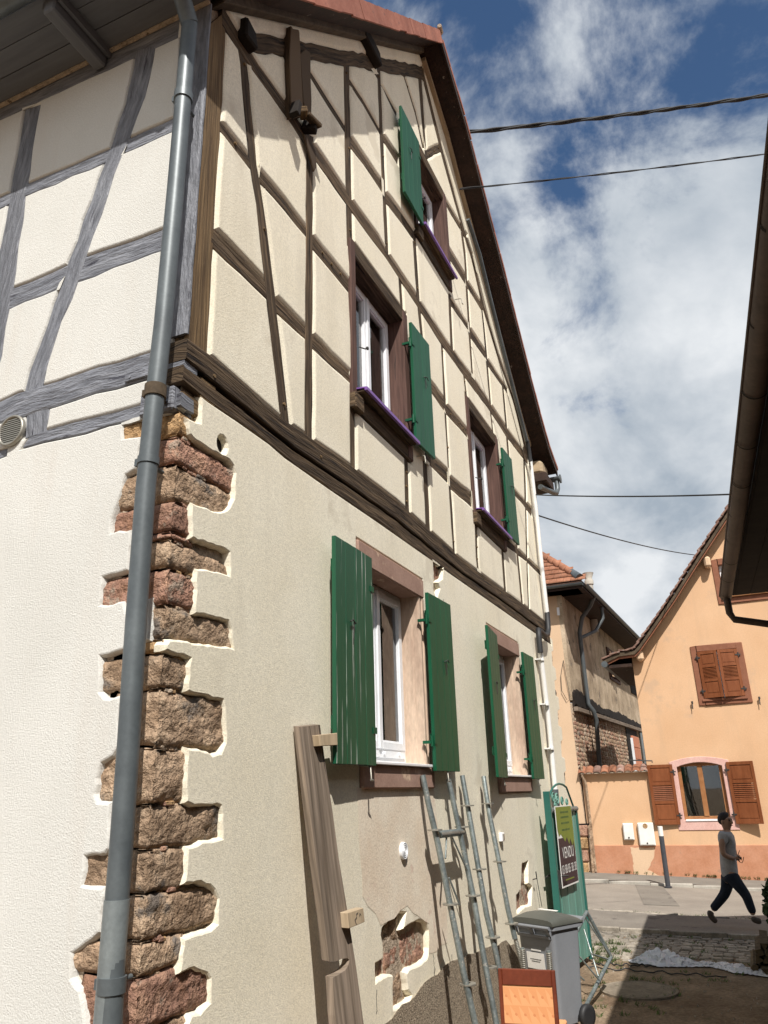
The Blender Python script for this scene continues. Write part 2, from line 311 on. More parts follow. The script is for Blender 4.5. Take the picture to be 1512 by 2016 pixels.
def cdt_components(outer, cuts):
    """split outer minus all cuts into connected pieces; each piece is a list of oriented boundary loops"""
    vs, es = [], []
    for poly in [outer]+cuts:
        i = len(vs); vs += [Vector(p) for p in poly]; es += [(i+k, i+(k+1) % len(poly)) for k in range(len(poly))]
    V_, E_, F_, *_ = delaunay_2d_cdt(vs, es, [], 0, 1e-6)
    bb = [(min(p[0] for p in c), max(p[0] for p in c), min(p[1] for p in c), max(p[1] for p in c)) for c in cuts]
    keep = []
    for f in F_:
        c = sum((V_[i] for i in f), Vector((0, 0)))/len(f)
        if not pip(c, outer): continue
        if any(b[0] <= c.x <= b[1] and b[2] <= c.y <= b[3] and pip(c, q) for b, q in zip(bb, cuts)): continue
        if abs(area([V_[i] for i in f])) < 1e-9: continue
        keep.append(list(f) if area([V_[i] for i in f]) > 0 else list(f)[::-1])
    em = {}
    for k, f in enumerate(keep):
        for j in range(len(f)): em[(f[j], f[(j+1) % len(f)])] = k
    seen = set(); comps = []
    for k in range(len(keep)):
        if k in seen: continue
        st = [k]; seen.add(k); comp = []
        while st:
            a = st.pop(); comp.append(a); f = keep[a]
            for j in range(len(f)):
                b = em.get((f[(j+1) % len(f)], f[j]))
                if b is not None and b not in seen: seen.add(b); st.append(b)
        cs = set(comp); nxt = {}
        for a in comp:
            f = keep[a]
            for j in range(len(f)):
                e_ = (f[j], f[(j+1) % len(f)])
                if em.get((e_[1], e_[0])) not in cs: nxt.setdefault(e_[0], []).append(e_[1])
        loops = []
        while nxt:
            a = next(iter(nxt)); lp = [a]; cur = a
            while True:
                l_ = nxt.get(cur)
                if not l_: break
                b = l_.pop()
                if not l_: del nxt[cur]
                if b == a: break
                lp.append(b); cur = b
            if len(lp) > 2: loops.append([V_[i].copy() for i in lp])
        comps.append(loops)
    return comps
def offset_loop(lp, d):
    out = []; n = len(lp)
    for i in range(n):
        a, b, c = lp[i-1], lp[i], lp[(i+1) % n]
        u = (b-a); v = (c-b)
        if u.length < 1e-7 or v.length < 1e-7: out.append(b.copy()); continue
        u.normalize(); v.normalize(); n1_ = Vector((-u.y, u.x)); n2_ = Vector((-v.y, v.x))
        m_ = n1_+n2_
        if m_.length < .3: out.append(b+n1_*d); continue
        m_.normalize(); k = d/max(.45, m_.dot(n1_)); out.append(b+m_*k)
    return out
def slab(mb, loops, frame, prof, front=True):
    """prof: list of (inset, depth) rings from the back to the front; frame maps (u,v,depth) to space"""
    rings = []
    for ins, dep in prof: rings.append([(offset_loop(lp, ins), dep) for lp in loops])
    for r0, r1 in zip(rings, rings[1:]):
        for (l0, d0_), (l1, d1_) in zip(r0, r1):
            n = len(l0)
            for k in range(n):
                j = (k+1) % n
                mb.face([frame(*l0[k], d0_), frame(*l0[j], d0_), frame(*l1[j], d1_), frame(*l1[k], d1_)],
                        [(l0[k].x, l0[k].y)]*4)
    vs, es = [], []
    for lp, _ in rings[-1]:
        i = len(vs); vs += lp; es += [(i+k, i+(k+1) % len(lp)) for k in range(len(lp))]
    V_, E_, F_, *_ = delaunay_2d_cdt(vs, es, [], 0, 1e-6); dep = prof[-1][1]; polys = [lp for lp, _ in rings[-1]]
    for f in F_:
        c = sum((V_[i] for i in f), Vector((0, 0)))/len(f)
        if sum(pip(c, q) for q in polys) % 2: mb.face([frame(*V_[i], dep) for i in f], [(V_[i].x, V_[i].y) for i in f])
FG = lambda u, v, d: Vector((u, 2.5-d, v))       # gable wall: depth towards -y
FL = lambda u, v, d: Vector((3.0-d, u, v))       # left wall: depth towards -x
FX = lambda u, v, d: Vector((22.0-d, u, v))      # facades across the street
def gpx(pts): return [Vector((W(x, y).x, W(x, y).z)) for x, y in pts]
def lpx(pts): return [Vector((XP(x, y, 3.0).y, XP(x, y, 3.0).z)) for x, y in pts]
def resample(line, step):
    out = [line[0]]
    for a, b in zip(line, line[1:]):
        n = max(1, round((b-a).length/step))
        for k in range(1, n+1): out.append(a.lerp(b, k/n))
    return out
def along(line, n):
    """n+1 points evenly along a polyline"""
    Ls = [0]
    for a, b in zip(line, line[1:]): Ls.append(Ls[-1]+(b-a).length)
    out = []
    for k in range(n+1):
        t = Ls[-1]*k/n; i = 0
        while i < len(Ls)-2 and Ls[i+1] < t: i += 1
        out.append(line[i].lerp(line[i+1], min(1, max(0, (t-Ls[i])/max(1e-9, Ls[i+1]-Ls[i])))))
    return out
def timber_edges(a, b, jit=.006, step=.16):
    """two edges (polylines in wall coordinates) resampled with hewn unevenness"""
    n = max(2, round((a[-1]-a[0]).length/step)); A = along(a, n); B = along(b, n)
    for Lx in (A, B):
        for i in range(1, n):
            d = (Lx[i+1 if i < n else i]-Lx[i-1]).normalized(); nn = Vector((-d.y, d.x)); Lx[i] = Lx[i]+nn*random.uniform(-jit, jit)
    return A, B
tcount = 0
def timber(A, B, frame, depth, parent, mt, back=-.12, name='timber'):
    global tcount; tcount += 1
    dep = (depth*.42 if depth < -.012 else depth)+(tcount*.618 % 1)*.0045-.002
    mb = MB(); rows = []; uu = 0; n = len(A); vs = []
    for i in range(n):
        if i: uu += (A[i]-A[i-1]).length
        a, b = A[i], B[i]; w_ = (a-b).length; row = []
        for t, d_ in ((0, back), (0, dep-.006), (.06, dep), (.35, dep+random.uniform(-.002, .002)), (.65, dep+random.uniform(-.002, .002)), (.94, dep), (1, dep-.006), (1, back)):
            p = a.lerp(b, t); row.append(frame(p.x, p.y, d_))
        rows.append(row); vs.append((uu, w_))
    tt = [-.1, 0, .06, .35, .65, .94, 1, 1.1]
    mb.grid(rows, False, False, lambda a_, b_: (vs[a_][0], tt[b_]*vs[a_][1]))
    for r_ in (rows[0], rows[-1][::-1]): mb.face(r_, [(0, q*.05) for q in range(8)])
    return obj(name, mb, mt, parent)

# ================================================================== THE HALF-TIMBERED HOUSE
HOUSE = thing('half_timbered_house', (3.0, 2.5, 0), 'tall half-timbered gable house with cream and white render panels, brown beams and green shutters', 'house')
V2 = lambda x, y: Vector((x, y))
PROF = [(2.44, 7.32), (3.0, 7.44), (3.6, 7.94), (7.50, 11.93), (8.44, 11.31), (9.0, 10.74), (9.8, 9.99), (11.0, 8.75), (11.79, 7.98), (12.3, 7.62), (12.85, 7.42)]
WALLTOP = [(3.0, 7.27), (7.47, 11.84), (8.44, 11.24), (9.0, 10.67), (9.8, 9.92), (11.0, 8.68), (11.79, 7.92), (12.15, 7.68)]
# girding beam: upper and lower edge
BEAM_U = gpx([(374, 672), (423, 709), (551, 822), (621, 870), (666, 900), (780, 985), (906, 1099), (1026, 1187), (1079, 1228)])
BEAM_L = gpx([(366, 752), (412, 790), (471, 830), (530.8, 872.5), (561, 899), (647, 960), (749, 1030), (880, 1123.6), (1058.7, 1249), (1085, 1268)])
BEAM_U[0].x = BEAM_L[0].x = 3.0
T = []   # (edge a, edge b, depth of the face below the panels, material, name)
def tg(a, b, dep=-.03, mt=WOOD, jit=.006): T.append((gpx(a), gpx(b), dep, mt, jit))
tg([(398, 20), (395, 76), (386, 300), (371, 706)], [(449, 20), (442, 180), (428, 400), (411, 705)], -.028, WOODB)
tg([(470, 85), (475, 108), (494, 328), (507, 400), (523, 551), (556, 832)], [(485, 85), (490.5, 130), (510, 328), (523, 400), (547, 596), (575, 846)])
tg([(608, 262), (606, 314), (605.5, 400), (603, 860)], [(620, 270), (619, 328), (618.7, 400), (617.5, 875)])
tg([(679, 120), (683.6, 407), (686, 482)], [(689.5, 120), (695.5, 407), (697, 482)])
tg([(691, 792), (692.7, 935)], [(702.3, 792), (702.6, 940)])
tg([(744.5, 130), (748, 226), (757, 427), (761.7, 505)], [(750.5, 130), (754.5, 226), (763.5, 427), (767, 505)])
tg([(785.5, 540), (790.5, 616)], [(792.3, 545), (796, 620)])
tg([(812, 455), (813.7, 477), (822.4, 603), (832, 690)], [(819.5, 455), (821, 482), (828.6, 593), (837, 690)])
tg([(884, 578), (889, 694)], [(889, 580), (894.5, 694)])
tg([(868.5, 668), (874.6, 785), (881, 892), (887, 1000), (893.5, 1091)], [(873, 668), (879.7, 785), (887, 934), (893, 1000), (898.5, 1096)])
tg([(907.5, 455), (913.6, 500), (918, 562), (924, 654), (930, 738)], [(912.5, 455), (918.8, 500), (922, 562), (927.5, 654), (933.5, 742)])
tg([(911.5, 730), (919, 790)], [(916, 732), (922.5, 790)])
tg([(946, 585), (953, 654), (958, 711), (965.5, 795)], [(949.6, 588), (957, 654), (962, 711), (969, 798)])
tg([(988.5, 755), (997, 850)], [(992.5, 757), (1001, 852)])
tg([(965, 806), (970, 852)], [(968.5, 806), (973.4, 852)])
tg([(996.7, 852), (1005, 959), (1009, 1000), (1019, 1100), (1028, 1191)], [(1000.6, 852), (1009, 959), (1012.6, 1000), (1022.8, 1100), (1031.5, 1194)])
tg([(1030.5, 880), (1033.4, 960), (1036.8, 1100), (1040, 1199)], [(1033.6, 880), (1037, 960), (1040, 1100), (1043.5, 1202)])
tg([(936, 1030), (938.3, 1100), (941, 1123)], [(940.5, 1032), (943, 1100), (945.5, 1127)])
tg([(987, 1060), (989, 1100), (994, 1166)], [(991.5, 1062), (994, 1100), (998.5, 1169)])
tg([(797, 895), (800, 1015)], [(805.5, 905), (809, 1022)])
tg([(833.5, 905), (840, 1049)], [(843, 915), (849.5, 1056)])
tg([(793.4, 145), (818.5, 226), (832, 290)], [(796.6, 145), (821.8, 226), (836, 290)])
tg([(823, 141), (830, 226), (838, 309), (842, 330)], [(831.5, 141), (836.6, 226), (842.5, 309), (845.5, 330)])
tg([(840, 296), (855, 288), (868, 285)], [(842, 313), (855, 305), (871, 297)])
# rails
tg([(440, 8), (447, 20), (506.7, 119), (573, 211), (634, 300), (698, 397), (745.6, 463), (766.6, 501.7), (828.6, 593), (883, 675), (934, 744.7), (969, 797.5), (998.7, 842), (1040, 899)],
   [(440, 50), (447, 62), (495.6, 130.6), (570.6, 235), (609, 294), (684, 403), (729, 465), (761.7, 508), (821, 600), (870.8, 679), (914, 739), (966.5, 810), (998.7, 860), (1040, 914)], -.022)
tg([(436, 235), (494, 309)], [(431.7, 250), (496, 334)], -.03)
tg([(514, 333), (560, 388), (606, 449)], [(514, 359), (560, 410), (606, 466)], -.034)
tg([(618, 461), (650, 502), (688, 549)], [(618, 490), (650, 527), (690, 577)], -.032)
tg([(836, 733), (876, 786)], [(836, 753), (876, 808)], -.035)
tg([(880, 796), (921, 846)], [(880, 814), (921, 860)], -.033)
tg([(1000, 946), (1030, 981), (1048, 1001)], [(1000, 958), (1030, 992), (1048, 1018)], -.033)
tg([(421, 445), (470, 495), (524, 552)], [(418, 483), (470, 532), (528, 588)], -.032)
tg([(545, 582), (575, 613), (606, 645)], [(545, 613), (575, 640), (606, 668)], -.034)
tg([(617, 656), (650, 690), (690, 730)], [(617, 684), (650, 715), (692, 753)], -.032)
tg([(838, 884), (882, 926)], [(838, 904), (883, 950)], -.034)
tg([(887, 937), (929, 972)], [(888, 961), (930, 998)], -.033)
tg([(984, 1045), (1010, 1069), (1040, 1100.5), (1066, 1124)], [(984, 1062), (1010, 1083), (1040, 1107), (1066, 1133)], -.034)
tg([(611, 135), (645, 190), (682, 248)], [(611, 148), (645, 203), (682, 262)], -.034)
tg([(689, 262), (720, 307), (753, 356)], [(689, 286), (720, 327), (754, 378)], -.036)
tg([(760, 376), (790, 414), (816, 453)], [(762, 400), (790, 437), (812, 468)], -.032)
tg([(689, 152), (720, 200), (750, 254)], [(689, 163), (720, 211), (750, 266)], -.035)
tg([(755, 262), (770, 284), (786, 308)], [(756, 278), (770, 300), (784, 324)], -.033)
tg([(736, 140), (760, 179), (783, 220)], [(741.5, 140), (762, 191), (782, 232)], -.036)
tg([(872, 380), (885, 402), (920, 461)], [(872, 392), (885, 417), (920, 474)], -.036)
tg([(883, 485), (917, 541)], [(884, 506), (917, 558)], -.034)
tg([(918, 547), (951, 600)], [(919, 562), (951, 614)], -.032)
tg([(887, 583), (922, 637)], [(886, 597), (923, 649)], -.034)
tg([(926, 643), (957, 692)], [(926, 662), (957.5, 706)], -.036)
tg([(959, 702), (1000, 765)], [(960, 717), (1001, 776)], -.035)
# raking beam under the verge on the left, rafter on the right
tg([(487, 64), (570, 75), (715, 105), (760, 114), (832, 130)], [(492, 97), (568, 111), (682, 128), (760, 141.7), (836, 156)], -.018, jit=.012)
tg([(828, 135), (868, 297), (913, 460), (926.8, 500), (949, 599), (979, 698), (1013.6, 797.5), (1038, 901)], [(834, 135), (873.5, 297), (917.5, 460), (931.5, 500), (953, 599), (983, 698), (1017, 797.5), (1042, 901)], -.02)
WIN = [(5.14, 6.50, 5.17, 6.93), (8.50, 9.96, 5.19, 6.96), (6.93, 8.23, 8.31, 9.96)]      # wooden windows: outer rectangles
cuts = []
ET = []
for a, b, dep, mt, jit in T:
    A, B = timber_edges(a, b, jit); ET.append((A, B, dep, mt)); cuts.append(A+B[::-1])
for p in ET[0][0]: p.x = 3.026
cuts[0] = [V2(2.9, 7.6), V2(2.9, 4.55)]+ET[0][1][::-1]
for x0, x1, z0, z1 in WIN: cuts.append([V2(x0, z0), V2(x1, z0), V2(x1, z1), V2(x0, z1)])
outer = [V2(*p) for p in WALLTOP][::-1]+list(BEAM_U[:-1])+[V2(12.15, BEAM_U[-1].y-.02)]
comps = cdt_components(outer, cuts)
for A, B, dep, mt in ET: timber(A, B, FG, dep, HOUSE, mt)
def clean(lp, mind=.012):
    out = [lp[0]]
    for p in lp[1:]:
        if (p-out[-1]).length > mind: out.append(p)
    if len(out) > 3 and (out[0]-out[-1]).length < mind: out.pop()
    return out
for loops in comps:
    A_ = sum(area(l) for l in loops)
    if A_ < .006: continue
    loops = [clean(l) for l in loops]; loops = [l for l in loops if len(l) > 2]
    dd = random.uniform(-.004, .004)
    if A_ < .04: pr = [(0, -.07), (0, -.012), (.004, dd)]
    else: pr = [(0, -.07), (0, -.020), (.010, -.010), (.026, -.002+dd), (.036, dd)]
    mb = MB(); slab(mb, loops, FG, pr); obj('infill_panel', mb, CREAM, HOUSE)
A, B = timber_edges(BEAM_U, BEAM_L, .006, .2)
# the girding beam: two stacked timbers with an open joint
mid = [a.lerp(b, .60 + .02*math.sin(i*.35)) for i, (a, b) in enumerate(zip(A, B))]
timber(A, [m_+V2(0, .008+.02*max(0, 1-i/9)) for i, m_ in enumerate(mid)], FG, .012, HOUSE, WOOD, name='girding_beam')
timber([m_-V2(0, .006) for m_ in mid], B, FG, -.004, HOUSE, WOOD, name='girding_beam')

# ---- lower gable wall: one coat of render with cut-outs at the quoins, damages and windows
QR = [(395, 770), (395, 832), (366, 817), (373, 854), (385, 869), (410, 884), (435, 899), (452, 907), (460, 917), (463, 929), (461, 955), (459, 980), (453, 996), (440, 1005), (425, 1004), (400, 996), (378, 985), (376.5, 1000),
      (376, 1030), (375.5, 1060), (390, 1066), (410, 1071), (450, 1087), (452, 1129), (420, 1122), (385, 1114.6), (384, 1160), (383, 1208.8), (410, 1214), (450, 1226), (454, 1240), (458, 1273), (400, 1265), (323.7, 1254), (325, 1283),
      (350, 1290), (372.7, 1297), (370, 1330), (367.7, 1363), (400, 1371), (438, 1381), (443, 1420), (443, 1462), (436, 1478), (419, 1482), (395, 1473), (367.7, 1470), (366, 1520), (364, 1584.5), (390, 1589), (435.5, 1588),
      (437, 1648), (400, 1655), (369, 1665.6), (367, 1700), (361, 1746), (380, 1741), (396.6, 1741), (412, 1747), (421.7, 1754), (428, 1769), (428, 1816), (415, 1828), (385, 1838), (361, 1846.5), (357, 1880), (351, 1919), (381.5, 1912), (400, 1917), (414, 1927),
      (413, 1972), (395, 1990), (376.5, 1997), (366, 2016), (362, 2060)]
def rough_loop(pts, step=.05, j=.0055, closed=True):
    pts = list(pts); n = len(pts); out = []
    for i in range(n if closed else n-1):
        a, b = pts[i], pts[(i+1) % n]; k = max(1, round((b-a).length/step))
        for q in range(k):
            p = a.lerp(b, q/k); out.append(p+V2(random.uniform(-j, j), random.uniform(-j, j)) if (i or q) else p.copy())
    return out
qr = rough_loop(gpx(QR), .04, closed=False); qr = [p for p in qr if p.x > 3.0]
QZ0 = qr[-1].y
quoin_cut = [V2(2.9, 4.6)]+[V2(qr[0].x, 4.62)]+qr[:-1]+[V2(3.24, QZ0), V2(3.24, -.4), V2(2.9, -.4)]
HA = gpx([(753, 1830), (772, 1809), (787, 1796.5), (798.6, 1799), (795, 1818), (791, 1833), (806, 1823), (823.5, 1813), (839, 1816), (844, 1832), (845, 1866), (841, 1885), (829, 1897), (808, 1904), (799, 1916), (803, 1949), (809, 1961), (804, 1971), (775, 1986),
          (775, 1950), (775, 1918), (762, 1918), (741, 1931.5), (740, 1900), (756, 1887), (755.6, 1864), (752, 1839)])
HB = gpx([(1028, 1702), (1040, 1697), (1040, 1740), (1047.5, 1747), (1046, 1781), (1033, 1784), (1018, 1797), (1017, 1764), (1026, 1753)])
HC = gpx([(853, 1105), (862, 1112), (872.5, 1118), (871, 1137), (861, 1146), (866, 1158), (860, 1176), (854, 1160), (855, 1130)])
def circ(c, r, n=14, e=1): return [V2(c[0]+r*math.cos(2*math.pi*k/n), c[1]+e*r*math.sin(2*math.pi*k/n)) for k in range(n)]
pc = W(438.6, 875); HD = circ((pc.x, pc.z), .045, 12, 1.15)
SW = [(5.20, 6.63, 2.15, 4.02), (8.70, 10.15, 2.10, 3.98)]
endz = [(12.52, -.4), (12.50, 1.0)]
zz_ = 1.0
while zz_ < 4.3: endz += [(12.50+random.uniform(-.02, .0), zz_), (12.50, zz_+.2), (12.30+random.uniform(-.03, .03), zz_+.22), (12.33, zz_+.42)]; zz_ += .46
endz += [(12.40, 4.3)]
lower_outer = [V2(3.0, -.4)]+[V2(*p) for p in endz]+[V2(12.3, BEAM_L[-1].y)]+list(BEAM_L[1:-1])[::-1]+[V2(3.0, BEAM_L[0].y)]
lc = [quoin_cut]+[rough_loop(h_, .035, .004) for h_ in (HA, HB, HC)]+[HD]+[[V2(x0, z0), V2(x1, z0), V2(x1, z1), V2(x0, z1)] for x0, x1, z0, z1 in SW]
comps = cdt_components(lower_outer, lc); comps.sort(key=lambda c: -abs(sum(area(l) for l in c)))
mb = MB(); slab(mb, [clean(l, .006) for l in comps[0]], FG, [(0, -.07), (0, -.035), (.004, -.018), (.009, -.006), (.017, 0)]); obj('render_coat', mb, CREAM, HOUSE, label='cream rendered lower gable wall with ragged cut-outs')
# repaired patches: smoother, pinker coat below the near stone window; pebble-dashed skirting
mb = MB(); pp = gpx([(705, 1556), (852, 1553), (862, 1640), (875, 1760), (880, 1850), (846, 1870), (846, 1815), (800, 1780), (750, 1815), (716, 1760), (709, 1650)])
slab(mb, [rough_loop(pp, .12, .02)], FG, [(0, -.002), (.02, .002)]); obj('render_patch', mb, PINKR, HOUSE)
mb = MB(); sk = [V2(4.4, -.3)]+[V2(x, .70+.015*(x-5.5)+.05*math.sin(x*2.1)+random.uniform(-.02, .02)-.5*max(0, min(1, (x-8.4)/1.2))) for x in [4.4+.15*k for k in range(54)]]+[V2(12.45, -.3)]
slab(mb, [sk], FG, [(0, -.002), (.01, .022), (.03, .03)]); obj('pebble_dash_skirting', mb, ROUGHC, HOUSE)

# ---- left wall (white render, grey painted timbers)
TLs = []
def tl(a, b, dep=-.012, jit=.006): TLs.append((lpx(a), lpx(b), dep, jit))
tl([(-60, 238), (0, 210), (354, 33)], [(-60, 262), (0, 234), (354, 70)], -.006)
tl([(47, 215), (45.6, 222), (22.8, 356), (13, 405), (-20, 580)], [(78, 205), (76, 210), (50, 375), (36.5, 471), (22.8, 568), (-10, 760)], -.01, .01)
tl([(266, 100), (263, 115.6), (251, 188.6), (226.6, 258.6), (194.7, 350), (152, 465), (112.6, 574.7), (73, 684), (45, 775)],
   [(304, 88), (302.7, 94), (292, 164), (261.6, 243), (231, 322.5), (188.6, 447), (152, 553.4), (109.5, 653.8), (81, 765)], -.006, .012)
tl([(250, 271), (340, 230), (352, 224)], [(243, 300), (336, 258.6), (350, 252)], -.022, .01)
tl([(50, 361), (222, 288)], [(46, 386), (210, 317)], -.024, .01)
tl([(-30, 399), (20, 376)], [(-30, 424), (18, 400)], -.022)
tl([(166, 504), (318, 448.5), (342, 440)], [(150, 554), (313, 494), (340, 484)], -.02, .012)
tl([(20, 567), (135, 518)], [(16, 607), (115, 566)], -.022, .012)
tl([(-40, 806), (0, 789.5), (45.8, 771), (82, 759), (174.6, 728), (290, 696), (345, 676), (364, 668)], [(-40, 842), (0, 831), (96, 801), (190, 772), (288, 744.7), (340, 728), (362, 721)], -.002, .01)
tl([(60, 856), (87, 848), (180, 822), (281.5, 794), (355, 770)], [(43.6, 881), (150, 855), (279, 820), (355, 797)], -.006, .008)
tl([(49, 815), (46, 862)], [(96, 798), (87, 850)], -.01, .004)
tl([(-60, 900), (2, 886), (12, 882)], [(-60, 922), (2, 900), (10, 896)], -.01, .004)
cpost = ([V2(2.74, 7.3), V2(2.73, 6), V2(2.70, 4.62)], [V2(2.502, 7.3), V2(2.502, 6), V2(2.502, 4.62)])
QL = [(365, 790), (330, 812), (300, 822), (262, 830), (244, 835), (243, 860), (277, 857), (272, 900), (266, 925), (247, 937), (236, 975), (228, 1000), (221, 1020), (220, 1045), (258, 1040), (254, 1125), (205, 1136), (203, 1150), (197, 1190), (243, 1182), (250, 1200), (296, 1172), (293, 1262), (262, 1272),
      (240, 1283), (200, 1292), (198, 1330), (197, 1360), (205, 1372), (236, 1370), (232, 1470), (222, 1490), (200, 1503), (193, 1530), (190, 1560), (193, 1577), (220, 1577), (214, 1670), (205, 1682), (170, 1690), (167, 1715), (164, 1742), (205, 1746), (198, 1840), (180, 1856), (160, 1868), (145, 1881), (143, 1925), (152, 1938), (160, 1947), (163, 1975), (170, 2020), (172, 2060)]
ql = rough_loop(lpx(QL), .04, closed=False); ql = [p for p in ql if p.x > 2.5]
left_cut = [V2(2.4, -.4), V2(2.78, -.4), V2(2.78, 1.1)]+[p for p in ql if p.y > 1.12][::-1]+[V2(2.4, ql[0].y)]
cl = []; EL = []
for a, b, dep, jit in TLs: A, B = timber_edges(a, b, jit); EL.append((A, B, dep)); cl.append(A+B[::-1])
A, B = timber_edges(*cpost, .004); EL.append((A, B, -.004)); cl.append(A+B[::-1])
for i, (A, B, dep) in enumerate(EL): timber(A, B, FL, dep, HOUSE, WOODG, back=-.12 if i < len(EL)-1 else -.022)
pv = XP(26, 850, 3.0)
comps = cdt_components([V2(2.5, -.4), V2(9.0, -.4), V2(9.0, 7.34), V2(2.5, 7.34)], cl+[left_cut, [V2(2.4, 4.2), V2(2.60, 4.2), V2(2.60, 7.5), V2(2.4, 7.5)]])
for loops in comps:
    A_ = abs(sum(area(l) for l in loops))
    if A_ < .006: continue
    mb = MB(); slab(mb, [clean(l, .008) for l in loops], FL, [(0, -.07), (0, -.03), (.006, -.012), (.012, -.003), (.019, 0)])
    obj('infill_panel' if A_ < 6 else 'render_coat', mb, WHITE, HOUSE, label=None if A_ < 6 else 'smooth white rendered side wall')
# masonry core behind render and stones (with window openings)
ops = [[V2(x0+.1, z0+.1), V2(x1-.1, z0+.1), V2(x1-.1, z1-.1), V2(x0+.1, z1-.1)] for x0, x1, z0, z1 in SW+WIN]
comps = cdt_components([V2(3.042, -.4), V2(12.2, -.4), V2(12.2, 7.6)]+[V2(*p) for p in WALLTOP[1:-1]][::-1]+[V2(3.042, 7.3)], ops)
mb = MB(); slab(mb, comps[0], FG, [(0, -.35), (0, -.048)]); 
mb.face([(3.042, 2.545, -.4), (3.042, 9, -.4), (3.042, 9, 7.3), (3.042, 2.545, 7.3)])
mb.face([(12.2, 2.56, -.4), (12.2, 9, -.4), (12.2, 9, 7.7), (12.2, 2.56, 7.7)]); mb.face([(3.05, 9, -.4), (12.2, 9, -.4), (12.2, 9, 7.6), (7.47, 9, 11.8), (3.05, 9, 7.3)])
obj('masonry_core', mb, MORTAR, HOUSE)

# ---- quoin stones, each wrapping the corner
def cz(y):
    P = [(0, 414.6), (64, 410.2), (287.5, 394), (545, 375), (846, 353.6), (1201, 328), (1627, 297), (2147, 259), (2798, 212)]
    for (a, xa), (b, xb) in zip(P, P[1:]):
        if a <= y <= b: return XP(xa+(xb-xa)*(y-a)/(b-a), y, 3.0).z
def nz3(v, k): return noise.noise(Vector(v)*k)
def corner_stone(z0, z1, a, b, mt, rec=.02, rough_=.013, name='quoin_stone'):
    """unrolled face: s<0 on the left wall, s>0 on the gable wall"""
    so = random.uniform(0, 50); ns = max(6, round((a+b)/.018)); nz_ = max(5, round((z1-z0)/.018)); rows = []
    for j in range(-1, nz_+2):
        row = []
        for i in range(-1, ns+2):
            ii, jj = min(max(i, 0), ns), min(max(j, 0), nz_)
            s_ = -a+(a+b)*ii/ns; z = z0+(z1-z0)*jj/nz_
            s_ += .012*nz3((so, z*7, 0), 1)*(1 if abs(s_) > .03 else 0); z += .016*nz3((s_*6, z*4, 1), 1)
            e_ = min(s_+a, b-s_, (z-z0), (z1-z))
            d = rec + .02*math.exp(-max(0, e_)/.010) + rough_*(nz3((s_, so, z), 9)+.7*nz3((s_, so, z), 26)+.5*nz3((s_+so, 3, z), 55)) 
            if i in (-1, ns+1) or j in (-1, nz_+1): d = .10
            rr = .018
            if s_ > rr: p = (3.0+s_, 2.5+d, z)
            elif s_ < -rr: p = (3.0+d, 2.5-s_, z)
            else:
                t = (s_+rr)/(2*rr); ang = t*math.pi/2; cxy = (3.0+rr, 2.5+rr)
                if rr-d > 0: p = (cxy[0]-(rr-d)*math.cos(ang), cxy[1]-(rr-d)*math.sin(ang), z)
                else: p = (3.0+d+.004*math.sin(ang), 2.5+d+.004*math.cos(ang), z)
            row.append(p)
        rows.append(row)
    mb_ = MB(); mb_.grid(rows, True, False); return obj(name, mb_, mt, HOUSE)
def xr(px_, py_): return max(.1, W(px_, py_).x-3.0)+.05
def yl(px_, py_): return max(.08, XP(px_, py_, 3.0).y-2.5)+.05
QS = [(803, 850, xr(385, 840), yl(243, 850), S_OCH), (854, 906, xr(470, 925), .34, S_RED), (910, 978, xr(470, 975), yl(236, 960), S_GREY), (981, 1040, xr(380, 1020), yl(219, 1030), S_RED),
      (1043, 1056, xr(378, 1050), .3, S_RED), (1059, 1112, xr(455, 1110), .3, S_GREY), (1116, 1184, xr(385, 1150), yl(197, 1165), S_RED), (1188, 1252, xr(460, 1250), .12, S_GREY), (1255, 1280, xr(330, 1270), .2, S_OCH),
      (1285, 1352, xr(373, 1330), yl(197, 1335), S_GREY), (1356, 1468, xr(445, 1430), .3, S_GREY), (1473, 1582, xr(368, 1530), yl(189, 1540), S_GREY), (1587, 1672, xr(440, 1620), .3, S_GREY), (1677, 1762, xr(368, 1720), yl(163, 1720), S_GREY),
      (1768, 1856, xr(432, 1800), .3, S_GREY), (1861, 1926, xr(358, 1890), yl(142, 1905), S_GREY), (1931, 2040, xr(418, 1960), yl(160, 1990), S_RED), (2045, 2160, .5, .3, S_GREY), (2166, 2300, .3, .5, S_GREY), (2306, 2460, .55, .3, S_RED), (2466, 2640, .35, .5, S_GREY)]
for ya, yb, b_, a_, mt in QS: corner_stone(cz(yb), cz(ya), a_, b_, mt)
for ya, xa in ((853, 345), (908, 390), (979, 350), (1057, 350), (1114, 372), (1186, 360), (1254, 312), (1282, 345), (1354, 340), (1471, 330), (1584, 330), (1675, 320), (1765, 330), (1859, 320), (1928, 320)):
    a_ = W(xa, ya).x
    for k in range(3): x_ = 3.05+random.uniform(0, max(.05, a_-3.0)); z_ = cz(ya)+random.uniform(-.012, .008); w_ = random.uniform(.03, .08); mb = MB(); mb.box((x_, 2.522+random.uniform(0, .01), z_-.010), (x_+w_, 2.56, z_+.012)); obj('pinning_stone', mb, random.choice((S_RED, S_GREY, S_OCH, MORTAR)), HOUSE, .005)
